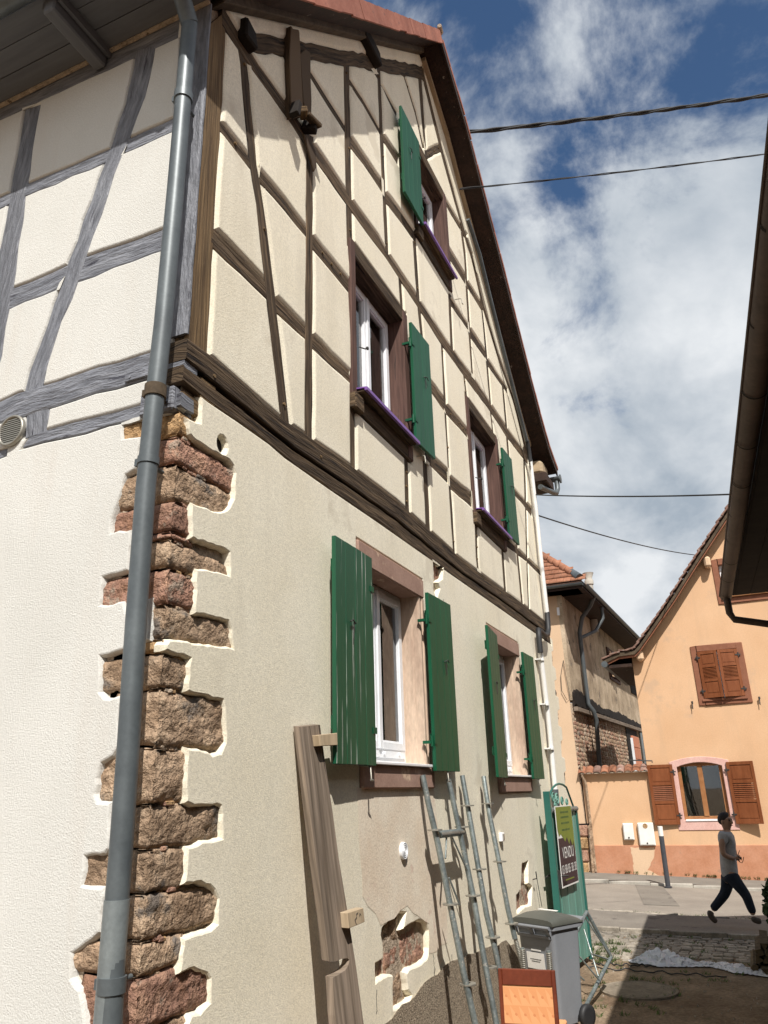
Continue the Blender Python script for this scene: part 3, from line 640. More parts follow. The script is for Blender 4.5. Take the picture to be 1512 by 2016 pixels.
# second, outer stones of the two-part courses
def flat_stone(x0, x1, z0, z1, mt, rec=.045, rough_=.016, name='stone'):
    so = random.uniform(0, 50); nx = max(4, round((x1-x0)/.02)); nz_ = max(4, round((z1-z0)/.02)); rows = []
    for j in range(-1, nz_+2):
        row = []
        for i in range(-1, nx+2):
            ii, jj = min(max(i, 0), nx), min(max(j, 0), nz_); x = x0+(x1-x0)*ii/nx; z = z0+(z1-z0)*jj/nz_
            x += .02*nz3((so, z*5, 0), 1); z += .02*nz3((x*5, so, 1), 1); e_ = min(ii/nx*(x1-x0), (1-ii/nx)*(x1-x0), jj/nz_*(z1-z0), (1-jj/nz_)*(z1-z0))
            d = rec+.03*math.exp(-e_/.015)+rough_*(nz3((x, so, z), 8)+.7*nz3((x, so, z), 24)+.4*nz3((x, so, z), 50))
            if i in (-1, nx+1) or j in (-1, nz_+1): d = .11
            row.append((x, 2.5+d, z))
        rows.append(row)
    mb_ = MB(); mb_.grid(rows, True, False); return obj(name, mb_, mt, HOUSE)
for (xa, ya, xb, yb), mt in [((752, 1800, 800, 1862), S_GREY), ((796, 1824, 846, 1905), S_RED), ((738, 1888, 776, 1934), S_RED), ((772, 1912, 812, 1990), S_GREY), ((762, 1862, 795, 1912), S_RED),
                             ((1024, 1694, 1041, 1722), S_RED), ((1024, 1724, 1041, 1746), S_GREY), ((1016, 1748, 1048, 1800), S_RED), ((851, 1104, 874, 1146), S_RED), ((851, 1148, 868, 1180), S_OCH)]:
    p, q = W(xa, (ya+yb)/2), W(xb, (ya+yb)/2); z1_ = W((xa+xb)/2, ya).z; z0_ = W((xa+xb)/2, yb).z; flat_stone(p.x, q.x, z0_, z1_, mt)
for k in range(12):
    z = .6+k*.31
    o = flat_stone(12.20, 12.46+.05*(k % 2), z, z+.28, random.choice((S_RED, S_GREY, S_RED)), .03, .02)
mb = MB(); mb.tube([(pc.x, 2.540, pc.z), (pc.x, 2.566, pc.z)], .06, 14); obj('putlog_hole_shade', mb, DKB, HOUSE)  # dark disc painting the shade inside the round hole
# wood block let into the top of the quoins
mb = MB(); mb.box((3.16, 2.505, 4.28), (3.31, 2.66, 4.42)); obj('timber_block', mb, WOODB, HOUSE, .008)
mb = MB(); mb.box((2.975, 2.54, 4.13), (3.15, 2.78, 4.28)); obj('timber_block', mb, WOODG, HOUSE, .012)
mb = MB(); mb.box((3.03, 2.52, 4.16), (3.25, 2.7, 4.27)); obj('timber_block', mb, WOODB, HOUSE, .012)

# ---- windows
def ring(mb_, u0, u1, v0, v1, w_, y0, y1, F=None):
    F = F or (lambda u, v, y: (u, y, v))
    for a, b, c, d in ((u0, u0+w_, v0, v1), (u1-w_, u1, v0, v1), (u0+w_, u1-w_, v0, v0+w_), (u0+w_, u1-w_, v1-w_, v1)):
        P = [F(a, c, y0), F(b, c, y0), F(b, c, y1), F(a, c, y1), F(a, d, y0), F(b, d, y0), F(b, d, y1), F(a, d, y1)]; mb_.hexa(P)
def leaf_window(x0, x1, z0, z1, y, label, curtain=True, vents=False):
    """white two-leaf window: outer frame, two sashes, panes; y is the front of the frame"""
    mb_ = MB(); ring(mb_, x0, x1, z0, z1, .055, y, y+.07); win = obj('window', mb_, PVC, HOUSE, .004, label=label)
    if vents:
        mb_ = MB(); mb_.box((x0+.05, y-.012, z0+.055), (x1-.05, y+.04, z0+.13)); obj('bottom_rail', mb_, PVC, win, .004)
        for k in (.35, .62):
            mb_ = MB(); mb_.tube([(x0+(x1-x0)*(k+.22), y-.03, z0+.09), (x0+(x1-x0)*(k+.22), y-.01, z0+.09)], .012, 10); obj('drain_cap', mb_, PVC, win)
        z0 += .075
    xm = (x0+x1)/2
    for a, b in ((x0+.045, xm-.002), (xm+.002, x1-.045)):
        mb_ = MB(); ring(mb_, a, b, z0+.045, z1-.045, .062, y-.018, y+.05); ring(mb_, a+.062, b-.062, z0+.107, z1-.107, .012, y-.004, y+.04); obj('sash', mb_, PVC, win, .004)
        mb_ = MB(); mb_.box((a+.065, y+.012, z0+.11), (b-.065, y+.02, z1-.11)); obj('pane', mb_, GLASS, win)
    mb_ = MB(); mb_.box((xm-.025, y-.032, z0+.05), (xm+.025, y-.018, z1-.05)); obj('cover_strip', mb_, PVC, win, .003)
    if curtain:
        rows = []
        for j in range(2):
            rows.append([(x0+.06+(x1-x0-.12)*i/60, y+.095+.016*math.sin(i*1.1)+.01*math.sin(i*.37), z0+.05+(z1-z0-.1)*j) for i in range(61)])
        for lo, hi in ((0, 27), (31, 60)):
            mb_ = MB(); mb_.grid([r_[lo:hi+1] for r_ in rows], True); obj('curtain', mb_, CURT, win)
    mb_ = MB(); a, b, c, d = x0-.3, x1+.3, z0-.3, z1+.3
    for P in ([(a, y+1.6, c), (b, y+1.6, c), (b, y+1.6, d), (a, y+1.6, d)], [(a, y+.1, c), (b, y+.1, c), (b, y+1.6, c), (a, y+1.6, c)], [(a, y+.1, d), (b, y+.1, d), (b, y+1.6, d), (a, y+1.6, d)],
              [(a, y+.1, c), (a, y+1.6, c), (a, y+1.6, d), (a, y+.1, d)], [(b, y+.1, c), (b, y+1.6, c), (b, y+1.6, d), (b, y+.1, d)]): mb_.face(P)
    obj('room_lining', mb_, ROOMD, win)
    return win
def shutter(hx, w_, z0, z1, ang, label, worn=False, side=1, y=2.435, latch=True):
    """board shutter hinged at hx; side +1 opens to the right, -1 to the left; ang = degrees off the wall"""
    ca, sa = math.cos(R(ang)), math.sin(R(ang))
    F = lambda u, v, t: Vector((hx+side*u*ca, y-u*sa-t*1.0, v))
    root = None; nb = 4; cols_ = [GREENW if worn else GREEN]*nb
    mb_ = MB()
    for z in (z0+.22, z1-.25): mb_.hexa([F(.03, z, -.022), F(.03, z, 0), F(.03, z+.09, 0), F(.03, z+.09, -.022), F(w_-.03, z, -.022), F(w_-.03, z, 0), F(w_-.03, z+.09, 0), F(w_-.03, z+.09, -.022)])
    root = obj('shutter', mb_, GREEN, HOUSE, label=label)
    for k in range(nb):
        a, b = w_*k/nb+.0012, w_*(k+1)/nb-.0012; dz = random.uniform(-.002, .002)
        mb_ = MB(); P = [F(a, z0+dz, 0), F(b, z0+dz, 0), F(b, z0+dz, .032), F(a, z0+dz, .032), F(a, z1+dz, 0), F(b, z1+dz, 0), F(b, z1+dz, .032), F(a, z1+dz, .032)]
        mb_.hexa(P); obj('board', mb_, cols_[k], root, .003)
    for z in (z0+.2, z1-.3):
        mb_ = MB(); mb_.tube([F(-.012, z, .01), F(-.012, z+.09, .01)], .014, 8); mb_.hexa([F(-.012, z+.02, .033), F(-.012, z+.02, .038), F(-.012, z+.065, .038), F(-.012, z+.065, .033), F(.05, z+.02, .033), F(.05, z+.02, .038), F(.05, z+.065, .038), F(.05, z+.065, .033)])
        mb_.box((hx-.022*side-.012, 2.43, z+.025), (hx-.022*side+.012, 2.505, z+.05)); obj('hinge', mb_, GREEN, root)
    if latch:
        zc = z0+.62*(z1-z0); u = w_*.55
        mb_ = MB(); mb_.tube([F(u, zc, .034), F(u, zc, .05), F(u+.05, zc+.02, .052), F(u+.09, zc-.0, .05)], .005, 6); mb_.tube([F(u+.02, zc+.01, .045), F(u+.03, zc-.12, .045)], .004, 6); obj('latch', mb_, IRON if not side == 5 else GREEN, root)
    return root
def stay(x, z, parent=HOUSE, flip=1):
    mb_ = MB(); mb_.tube([(x, 2.52, z+.01), (x, 2.43, z), (x+.002*flip, 2.41, z-.01), (x-.01*flip, 2.40, z-.09)], .006, 6); mb_.tube([(x-.02, 2.40, z-.09), (x+.012, 2.395, z-.095)], .007, 6); obj('shutter_stay', mb_, STEEL, parent)
# stone-framed windows on the ground floor
for i, (x0, x1, z0, z1) in enumerate(SW):
    xi0, xi1, zi0, zi1 = x0+.13, x1-.13, z0+.17, z1-.19
    lab = ('white window in stone surround above the leaning plank', 'white window in stone surround nearest the white drain pipe')[i]
    win = leaf_window(xi0, xi1, zi0+.02, zi1, 2.68, lab, vents=True)
    def pj(name, lo, hi, mt): mb_ = MB(); mb_.box(lo, hi); return obj(name, mb_, mt, win, .012)
    pj('lintel_stone', (x0+.005, 2.488, zi1), (x1-.004, 2.80, z1-.004), FRAMES); pj('sill_stone', (x0+.006, 2.468, z0), (x1, 2.80, zi0), FRAMES)
    pj('jamb_stone', (x0+.006, 2.494, zi0+.002), (xi0, 2.78, zi1-.002), JAMBS)
    mb_ = MB(); F = lambda a, y_, z_: (a, y_, z_)
    pr = [(x1-.004, 2.494), (x1-.05, 2.494), (x1-.055, 2.506), (x1-.08, 2.51), (x1-.085, 2.498), (xi1+.02, 2.498), (xi1, 2.515), (xi1, 2.57), (xi1-.012, 2.582), (xi1-.012, 2.78), (x1, 2.78)]
    mb_.prism([(a, b, zi0+.002) for a, b in pr], (0, 0, zi1-zi0-.004)); obj('jamb_stone', mb_, JAMBS, win)
    mb_ = MB(); mb_.box((xi0+.01, 2.44, zi0), (xi1+.02, 2.70, zi0+.022)); obj('sill_cover', mb_, PVC, win, .004)
shutter(5.27, .645, 2.305, 3.86, 1, 'left green shutter with long peeling white streaks, above the plank', True, -1)
shutter(6.50, .60, 2.29, 3.86, 1, 'green shutter between the two ground floor stone windows, nearer the scaffold frame', False, 1)
shutter(8.78, .66, 2.25, 3.84, 7, 'left green shutter of the far ground floor window, swung slightly out', False, -1)
shutter(9.99, .53, 2.25, 3.83, 1, 'narrow-looking green shutter nearest the white drain pipe', False, 1)
for x, z in ((5.18, 2.30), (6.80, 2.30), (8.62, 2.27), (10.25, 2.27)): stay(x, z)
# timber-framed windows upstairs
labs = ('white window with purple sill on the first floor, nearer the camera', 'white window with purple sill on the first floor, nearer the far eave', 'highest white window with purple sill, up in the gable')
for i, (x0, x1, z0, z1) in enumerate(WIN):
    xi0, xi1, zi0, zi1 = x0+.105, x1-.13, z0+.2, z1-.17
    win = leaf_window(xi0, xi1, zi0, zi1, 2.66, labs[i])
    def pj(name, lo, hi, mt=WOODR, bv=.01): mb_ = MB(); mb_.box(lo, hi); return obj(name, mb_, mt, win, bv)
    pj('jamb', (x0, 2.486, z0+.12), (xi0, 2.75, z1-.02)); pj('jamb', (xi1, 2.484, z0+.02), (x1, 2.75, z1-.03)); pj('lintel', (x0+.03, 2.49, zi1), (x1-.01, 2.75, z1), WOOD)
    pj('sill_timber', (x0+.01, 2.49, z0), (x1-.05, 2.75, zi0-.02), WOOD); pj('jamb_foot', (x0-.01, 2.45, z0-.02), (xi0+.05, 2.6, z0+.13), WOOD)
    mb_ = MB(); P = [(2.70, zi0+.025), (2.41, zi0-.0), (2.385, zi0-.004), (2.385, zi0-.034), (2.41, zi0-.034), (2.41, zi0-.012), (2.70, zi0+.012)]
    mb_.prism([(xi0-.03, a, b) for a, b in P], (xi1-xi0+.10, 0, 0)); obj('purple_sill', mb_, PURPLE, win)
    pj('sill_shade_board', (xi0-.02, 2.415, zi0-.045), (xi1+.05, 2.60, zi0-.014), WOOD)  # dark board put in for the shade under the purple sill
    mb_ = MB(); mb_.tube([(xi0-.01, 2.47, zi0+.42), (xi0+.02, 2.42, zi0+.40), (xi0+.02, 2.40, zi0+.40)], .006, 6); mb_.tube([(xi0+.02, 2.405, zi0+.40), (xi0+.02, 2.39, zi0+.40)], .016, 8); obj('knob_hook', mb_, IRON, win)
shutter(6.40, .50, 5.36, 6.74, 1, 'green shutter right of the nearer first floor window', False, 1)
shutter(9.86, .48, 5.40, 6.74, 1, 'green shutter right of the farther first floor window', False, 1)
shutter(6.97, .60, 8.43, 9.71, 1, 'single green shutter left of the gable window', False, -1)
stay(8.35, 8.30); stay(6.62, 5.30)

random.seed(33)
for A, B, dep, mt in ET[1:30:2]+[(A_c, B_c, -.01, WOOD) for A_c, B_c in [(BEAM_U, [q_ for q_ in BEAM_L])]]:
    k_ = 1 if len(A) < 4 else len(A)//2
    for q_ in {1, len(A)-2, k_}:
        if q_ < 0 or q_ >= min(len(A), len(B)): continue
        p_ = A[q_].lerp(B[q_], random.uniform(.35, .65)); d_ = dep*.42+.006 if dep < -.012 else .012
        mb_ = MB(); mb_.tube([FG(p_.x, p_.y, d_-.03), FG(p_.x, p_.y, d_+.006)], .012, 7); obj('oak_peg', mb_, WOODB, HOUSE)
# hairline cracks in the render
def crack(pts, w_=.0022):
    mb_ = MB(); L_ = []
    for (a_, b_) in zip(pts, pts[1:]):
        a_, b_ = W(*a_), W(*b_)
        for t_ in range(6): p_ = a_.lerp(b_, t_/6); L_.append(Vector((p_.x+random.uniform(-.008, .008), 2.4995, p_.z+random.uniform(-.006, .006))))
    mb_.tube(L_, w_, 4); obj('hairline_crack', mb_, DKB, HOUSE)
for c_ in ([(741, 1950), (742, 1985), (741, 2000)], [(853, 1878), (855, 1905), (854, 1940)], [(857, 1905), (852, 1938)], [(889, 1880), (890, 1915)], [(843, 1938), (850, 1950), (856, 1960)], [(872, 1180), (878, 1230), (874, 1262)], [(1055, 1740), (1063, 1790), (1067, 1820)]): crack(c_)
# ---- protruding timbers high on the gable
def stub(px0, px1, py0, py1, yf, mt=WOOD, name='purlin_end', rot=0):
    a = W(px0, (py0+py1)/2); b = W(px1, (py0+py1)/2); z1_ = W((px0+px1)/2, py0).z; z0_ = W((px0+px1)/2, py1).z
    mb_ = MB(); mb_.hexa([(a.x, yf, z0_), (b.x, yf, z0_+.02), (b.x-.01, yf+.02, z1_-.02), (a.x+.01, yf+.01, z1_), (a.x, 2.6, z0_+.01), (b.x, 2.6, z0_), (b.x, 2.6, z1_), (a.x, 2.6, z1_)]); return obj(name, mb_, mt, HOUSE, .015)
def pbox(c, sx, sy, sz, mt, name, rx=0, ry=0, rz=0):
    mb_ = MB(); mb_.box((-sx/2, -sy/2, -sz/2), (sx/2, sy/2, sz/2)); Mx = Matrix.Rotation(R(rx), 3, 'X') @ Matrix.Rotation(R(ry), 3, 'Y') @ Matrix.Rotation(R(rz), 3, 'Z')
    mb_.v = [Mx @ v+Vector(c) for v in mb_.v]; return obj(name, mb_, mt, HOUSE, .006)
stub(470, 496, 50, 94, 2.43, DKB); stub(706, 738, 76, 106, 2.41, DKB)
# broken hoist beams
def tpoly(pts, yf, yb, mt, name):
    mb_ = MB(); mb_.prism([W(x, y, yf) for x, y in pts], (0, yb-yf, 0)); return obj(name, mb_, mt, HOUSE, .006)
tpoly([(572, 72), (573, 50), (577, 56), (588, 58), (590, 64), (592, 100), (594, 150), (597, 205), (600, 228), (575, 232), (570, 120)], 2.45, 2.60, WOOD, 'broken_beam')
tpoly([(591, 105), (602, 96), (612, 104), (612, 150), (614, 200), (613, 235), (604, 225), (598, 200), (594, 150)], 2.47, 2.60, WOOD, 'broken_beam')
a = W(600, 222, 2.42); pbox((a.x, 2.43, a.z), .13, .06, .05, WOODB, 'splintered_wood', 0, -20, 30)
a = W(620, 236, 2.38); pbox((a.x, 2.40, a.z), .17, .07, .035, WOOD, 'splintered_wood', 10, -4, -10)
a = W(582, 215, 2.40); pbox((a.x, 2.40, a.z), .05, .08, .16, DKB, 'splintered_wood', 0, 12, 0)
a = W(612, 250, 2.44); pbox((a.x, 2.45, a.z), .07, .12, .10, DKB, 'splintered_wood', 5, 8, 20)
tpoly([(598, 262), (612, 272), (622, 300), (624, 330), (619, 338), (614, 318), (606, 290)], 2.455, 2.475, WOOD, 'hanging_splinter')

# ---- roof
def roof_strip(mb_, pts, y0, y1, t):
    for (xa, za), (xb, zb) in zip(pts, pts[1:]): mb_.hexa([(xa, y0, za), (xa, y1, za), (xa, y1, za+t), (xa, y0, za+t), (xb, y0, zb), (xb, y1, zb), (xb, y1, zb+t), (xb, y0, zb+t)])
mb = MB(); roof_strip(mb, PROF[:4], 2.19, 9.3, .04); roof_strip(mb, PROF[3:], 2.19, 9.3, .04); RO = obj('roof', mb, DARKW, HOUSE, label='steep tiled roof with dark flaking underside')
mb = MB(); roof_strip(mb, [(x, z+.07) for x, z in PROF[:4]], 2.24, 9.3, .05); roof_strip(mb, [(x, z+.07) for x, z in PROF[3:]], 2.24, 9.3, .05); obj('tile_covering', mb, TILE, RO)
def rakepts(pts, step):
    line = [V2(*p) for p in pts]; Ls = sum((b-a).length for a, b in zip(line, line[1:])); return along(line, round(Ls/step))
PL0 = PROF[:4]
mb = MB(); roof_strip(mb, [(x, z-.045) for x, z in PROF[3:]], 2.172, 2.196, .15); obj('bargeboard', mb, DARKW, RO)
for pts, dz in ((PL0, .0), (PROF[3:], .0)):
    rp = rakepts(pts, .34)
    for k, (a, b) in enumerate(zip(rp, rp[1:])):
        d = (b-a).normalized(); n_ = V2(-d.y, d.x); n_ = n_ if n_.y > 0 else -n_; j = random.uniform(-.006, .006); a2 = a+d*.003; b2 = b-d*.003
        j2 = random.uniform(-.008, .008)
        lo = (-.035 if pts is PL0 else .075)+j; hi = .135
        q = [a2+n_*lo, b2+n_*(lo+j2), b2+n_*(hi+.0), a2+n_*(hi+.012)]
        y_ = 2.165+random.uniform(-.004, .004)
        mb = MB(); mb.hexa([(q[0].x, y_, q[0].y), (q[0].x, y_+.022, q[0].y), (q[3].x, y_+.022, q[3].y), (q[3].x, y_, q[3].y), (q[1].x, y_-.004, q[1].y), (q[1].x, y_+.018, q[1].y), (q[2].x, y_+.018, q[2].y), (q[2].x, y_-.004, q[2].y)])
        r0, r1 = a2+n_*(hi-.02), b2+n_*(hi-.026)
        mb.hexa([(r0.x, y_, r0.y), (r0.x, y_+.2, r0.y), (r0.x+n_.x*.03, y_+.2, r0.y+n_.y*.03), (r0.x+n_.x*.03, y_, r0.y+n_.y*.03), (r1.x, y_, r1.y), (r1.x, y_+.2, r1.y), (r1.x+n_.x*.03, y_+.2, r1.y+n_.y*.03), (r1.x+n_.x*.03, y_, r1.y+n_.y*.03)])
        obj('verge_tile', mb, TILE, RO)
# rafter against the wall on the left slope, slim moulding on the right slope
mb = MB(); roof_strip(mb, [(3.05, 7.31), (7.46, 11.80)], 2.42, 2.56, .115); obj('verge_rafter', mb, RAFT, RO, .008)
rl = [(7.55, 11.76), (8.44, 11.23), (9.0, 10.66), (9.8, 9.91), (11.0, 8.67), (11.79, 7.9), (12.1, 7.70)]
mb = MB(); roof_strip(mb, rl, 2.44, 2.53, .07); obj('verge_moulding', mb, NEWW, RO)
mb = MB(); mb.box((7.40, 2.2, 11.97), (7.62, 9.3, 12.10)); obj('ridge_tile', mb, TILE, RO, .03)
mb = MB(); mb.tube([(7.44, 2.17, 12.16), (7.55, 2.2, 12.18), (7.62, 2.3, 12.14)], [.03, .05, .03], 8); obj('ridge_mortar', mb, MORTAR, RO)
# right eave: plate end, gutter end and spout
a, b = W(1040, 905, 2.5), W(1050, 950, 2.5)
mb = MB(); mb.box((12.16, 2.30, 7.20), (12.62, 2.56, 7.46)); obj('plate_end', mb, NEWW, RO, .05)
mb = MB(); mb.box((12.10, 2.24, 7.02), (12.72, 2.6, 7.20)); obj('eave_box', mb, DARKW, RO, .02)
mb = MB(); mb.tube([(12.82, 2.12, 7.33), (12.82, 9.2, 7.33)], .075, 10, arc=(math.pi*.0, math.pi)); mb.tube([(12.82, 2.12, 7.30), (12.82, 2.145, 7.30)], .08, 14); obj('eave_gutter', mb, ZINC, RO)
mb = MB(); mb.tube([(12.82, 2.2, 7.28), (12.82, 2.2, 7.12), (12.76, 2.22, 7.02), (12.6, 2.26, 6.99), (12.1, 2.36, 6.93)], .045, 12); obj('gutter_spout', mb, ZINC, RO)
# left eave: boarded soffit, rafter tails, plate strip, gutter
for k in range(3):
    x1_ = 2.995-k*.172
    mb = MB(); mb.box((x1_-.166, 2.18, 7.300+.002*(k % 2)), (x1_, 9.2, 7.320)); obj('soffit_board', mb, WOODS, RO)
mb = MB(); mb.box((2.46, 2.18, 7.318), (3.0, 9.2, 7.33)); obj('soffit_backing', mb, DARKW, RO)
mb = MB(); mb.box((2.975, 2.5, 7.272), (2.998, 9.0, 7.294)); obj('mortar_fillet', mb, MORTAR, RO)
for y_ in (3.46, 4.86, 6.3):
    mb = MB(); mb.box((2.50, y_-.05, 7.15), (3.0, y_+.05, 7.30)); rt_ = obj('rafter_tail', mb, WOODS, RO, .012)
    mb = MB(); mb.box((2.52, y_-.085, 7.23), (3.0, y_-.058, 7.30)); mb.box((2.52, y_+.058, 7.23), (3.0, y_+.085, 7.30)); obj('side_batten', mb, WOODS, rt_)
mb = MB(); mb.tube([(2.41, 2.2, 7.30), (2.41, 9.2, 7.30)], .065, 12, arc=(0, math.pi)); mb.tube([(2.41, 2.2, 7.29), (2.41, 2.22, 7.29)], .065, 14); obj('eave_gutter', mb, ZINC, RO)

# ---- downpipe at the corner (zinc): brackets and sleeves
dp = [(372, 60), (362, 180), (345, 380), (321, 640), (305, 780), (287, 960), (268, 1220), (252, 1480), (237, 1690), (224, 1850), (216, 2016)]
dpp = [XP(x, y, 2.86) for x, y in dp]
dpp = [Vector((2.86, p.y, p.z)) for p in dpp]; dpp.append(Vector((2.86, dpp[-1].y+.01, .05)))
top = [Vector((2.40, 2.52, 7.12)), Vector((2.44, 2.53, 7.02)), Vector((2.80, dpp[0].y+.0, 6.98-.12))]
mb = MB(); mb.tube([Vector((2.41, 2.46, 7.25)), Vector((2.52, 2.48, 7.19)), Vector((2.78, dpp[0].y, 7.06)), Vector((2.86, dpp[0].y, 6.94))], .058, 16); mb.tube([Vector((2.86, dpp[0].y, 6.98))]+dpp[1:], .051, 20); DPIPE = obj('downpipe', mb, ZINC, HOUSE, label='grey zinc downpipe running down the near corner')
mb = MB(); mb.tube([Vector((2.86, dpp[0].y, 6.88)), dpp[1]+Vector((0, 0, .02))], .0535, 20); 
def on_pipe(y): 
    for (a, b), (pa, pb) in zip(zip(dp, dp[1:]), zip(dpp, dpp[1:])):
        if a[1] <= y <= b[1]: return pa.lerp(pb, (y-a[1])/(b[1]-a[1]))
for y, h_, c_, e_ in ((192, .03, ZINC, .008), (772, .035, RAFT, .008), (910, .02, ZINC, .006), (1775, .0, ZINC, 0), (1940, .03, ZINC, .008)):
    p = on_pipe(y)
    if h_:
        mb = MB(); mb.tube([p+Vector((0, 0, -h_)), p+Vector((0, 0, h_))], .051+e_, 20); mb.tube([p+Vector((.05, .03, 0)), p+Vector((.15, .03, 0))], .012, 8); mb.box((p.x-.02, p.y+.058, p.z-.02), (p.x+.02, p.y+.075, p.z+.02)); obj('pipe_bracket', mb, c_, DPIPE)
p = on_pipe(1772); mb = MB(); mb.tube([p, Vector((2.86, dpp[-1].y, .06))], .0545, 20); obj('pipe_sleeve', mb, ZINCB, DPIPE)
# ---- white waste pipe at the far end with black elbows, grey conduit up the verge
def wp(x, y, Y): return W(x, y, Y)
cp = [W(x, y, 2.40) for x, y in ((921, 432), (944, 500), (966, 590), (991, 690), (1014, 780), (1037, 868))]
mb = MB(); mb.tube(cp, .03, 10); VP_ = obj('verge_conduit', mb, ZINC, HOUSE)
mb = MB(); mb.tube([W(x, y, 2.40) for x, y in ((1037, 866), (1041, 885), (1044, 908))], .034, 10); obj('flexible_sleeve', mb, BLACK, VP_)
mb = MB(); mb.tube([W(x, y, 2.42) for x, y in ((1044, 906), (1050, 960), (1057, 1020), (1066, 1110), (1077, 1208))], .034, 12); WPP = obj('waste_pipe', mb, PIPEW, HOUSE, label='thin white pipe down the far edge of the gable')
mb = MB(); mb.tube([W(x, y, 2.42) for x, y in ((1077, 1206), (1079.5, 1238), (1078, 1249), (1072, 1251), (1064, 1243), (1060, 1240), (1061, 1255), (1064, 1285))], .042, 12); obj('black_elbow', mb, BLACK, WPP)
mb = MB(); mb.tube([W(x, y, 2.43) for x, y in ((1064, 1284), (1078, 1400), (1087, 1490), (1093, 1556))], .034, 12); obj('lower_pipe', mb, PIPEW, WPP)
for x, y in ((1065.5, 1299), (1075, 1387), (1084.5, 1474)):
    p = W(x, y, 2.43); mb = MB(); mb.tube([p-Vector((0, 0, .015)), p+Vector((0, 0, .015))], .045, 12); mb.box((p.x-.1, 2.42, p.z-.008), (p.x+.06, 2.5, p.z+.008)); obj('pipe_clip', mb, PIPEW, WPP)
mb = MB(); mb.tube([W(1092, 1554, 2.43), Vector((W(1092, 1554, 2.43).x, 2.43, .1))], .05, 12); obj('steel_sleeve', mb, ZINC, WPP)
# ---- small fittings on the walls
def vent(c, nrm, r, mt, name, lab, louvre):
    """round vent grille: rim and slats"""
    nrm = Vector(nrm); a = nrm.cross(Vector((0, 0, 1))).normalized(); c = Vector(c)
    mb_ = MB(); rows = []
    for rr, d in ((r, 0), (r, .02), (r*.94, .028), (r*.84, .024), (r*.84, .004)): rows.append([c+nrm*d+a*rr*math.cos(2*math.pi*k/32)+Vector((0, 0, rr*math.sin(2*math.pi*k/32))) for k in range(32)])
    mb_.grid(rows, True, True); mb_.face(rows[-1]); o = obj(name, mb_, mt, HOUSE, label=lab)
    if louvre:
        n = 12
        for k in range(n):
            z = -r*.8+1.6*r*(k+.5)/n; hw = math.sqrt(max(0, (r*.85)**2-z*z)); p = c+Vector((0, 0, z))
            mb_ = MB(); mb_.hexa([p-a*hw+nrm*.022-Vector((0, 0, .008)), p-a*hw+nrm*.02, p-a*hw+nrm*.008+Vector((0, 0, .004)), p-a*hw+nrm*.008, p+a*hw+nrm*.022-Vector((0, 0, .008)), p+a*hw+nrm*.02, p+a*hw+nrm*.008+Vector((0, 0, .004)), p+a*hw+nrm*.008]); obj('slat', mb_, STEEL, o)
    else:
        for q in (.7, .5, .3, .14):
            mb_ = MB(); mb_.tube([c+nrm*.024+a*r*q*math.cos(2*math.pi*k/20)+Vector((0, 0, r*q*math.sin(2*math.pi*k/20))) for k in range(21)], .004, 6, False); obj('ring', mb_, mt, o)
    return o
vent((3.0, pv.y, pv.z), (-1, 0, 0), .105, STEEL, 'vent_grille', 'round steel louvred vent on the white wall', True)
pv2 = W(791.6, 1675); vent((pv2.x, 2.5, pv2.z), (0, -1, 0), .062, PVC, 'vent_cap', 'small round white vent under the near stone window', False)
pb = W(984, 1648); mb = MB(); mb.box((pb.x-.05, 2.46, pb.z-.045), (pb.x+.05, 2.5, pb.z+.045)); o = obj('switch_box', mb, PVC, HOUSE, .008); mb = MB(); mb.box((pb.x-.015, 2.452, pb.z-.03), (pb.x+.02, 2.46, pb.z+.03)); obj('rocker', mb, STEEL, o)
p = W(1050, 1735, 2.46); mb = MB(); mb.tube([(p.x+.15, 2.52, p.z+.0), (p.x+.1, 2.44, p.z+.02), (p.x, 2.42, p.z+.10)], .007, 6); mb.tube([(p.x, 2.42, p.z+.08), (p.x+.14, 2.42, p.z-.28)], .004, 5); obj('gate_hook', mb, IRON, HOUSE)
p = XP(292, 735, 3.0); mb = MB(); mb.box((2.985, p.y-.02, p.z-.02), (3.0, p.y+.16, p.z+.02)); mb.tube([(2.98, p.y+.12, p.z), (2.99, p.y+.12, p.z)], .008, 8); obj('tie_plate', mb, WOODG, HOUSE)

# ================================================================== GROUND AND STREET
def gz(x, y):
    t = min(1, max(0, (x-12)/4)); return .035*(y-2.0)*t*t*(3-2*t)*min(1, max(-6, 1))
def gslab(name, x0, x1, y0, y1, dz, mt, nx=20, ny=30, bump=0, **kw):
    mb_ = MB(); rows = []
    for i in range(nx+1):
        x = x0+(x1-x0)*i/nx
        rows.append([(x, y0+(y1-y0)*j/ny, gz(x, max(-8, min(8, y0+(y1-y0)*j/ny)))+dz+bump*(noise.noise(Vector((x, y0+(y1-y0)*j/ny, 0))*.9)+.5*noise.noise(Vector((x, y0+(y1-y0)*j/ny, 0))*2.7))) for j in range(ny+1)])
    mb_.grid(rows, True); return obj(name, mb_, mt, None, **kw)
mb = MB(); mb.face([(-1500, -1500, -1.0), (1500, -1500, -1.0), (1500, 1500, -1.0), (-1500, 1500, -1.0)]); obj('ground', mb, DIRT, None, kind='structure')
YARD = gslab('yard', -12, 12.0, -14, 12, -.012, DIRT, 120, 130, .012, kind='structure')
gslab('verge', 12.0, 14.0, -60, 60, -.03, DIRT, 8, 120, .004, kind='structure')
gslab('pavement', 13.95, 15.66, -60, 60, .045, ASPH, 8, 120, 0, kind='structure')
PK = thing('pavement_kerb', (13.95, 0, 0), None, None, kind='structure')
y = -8.0
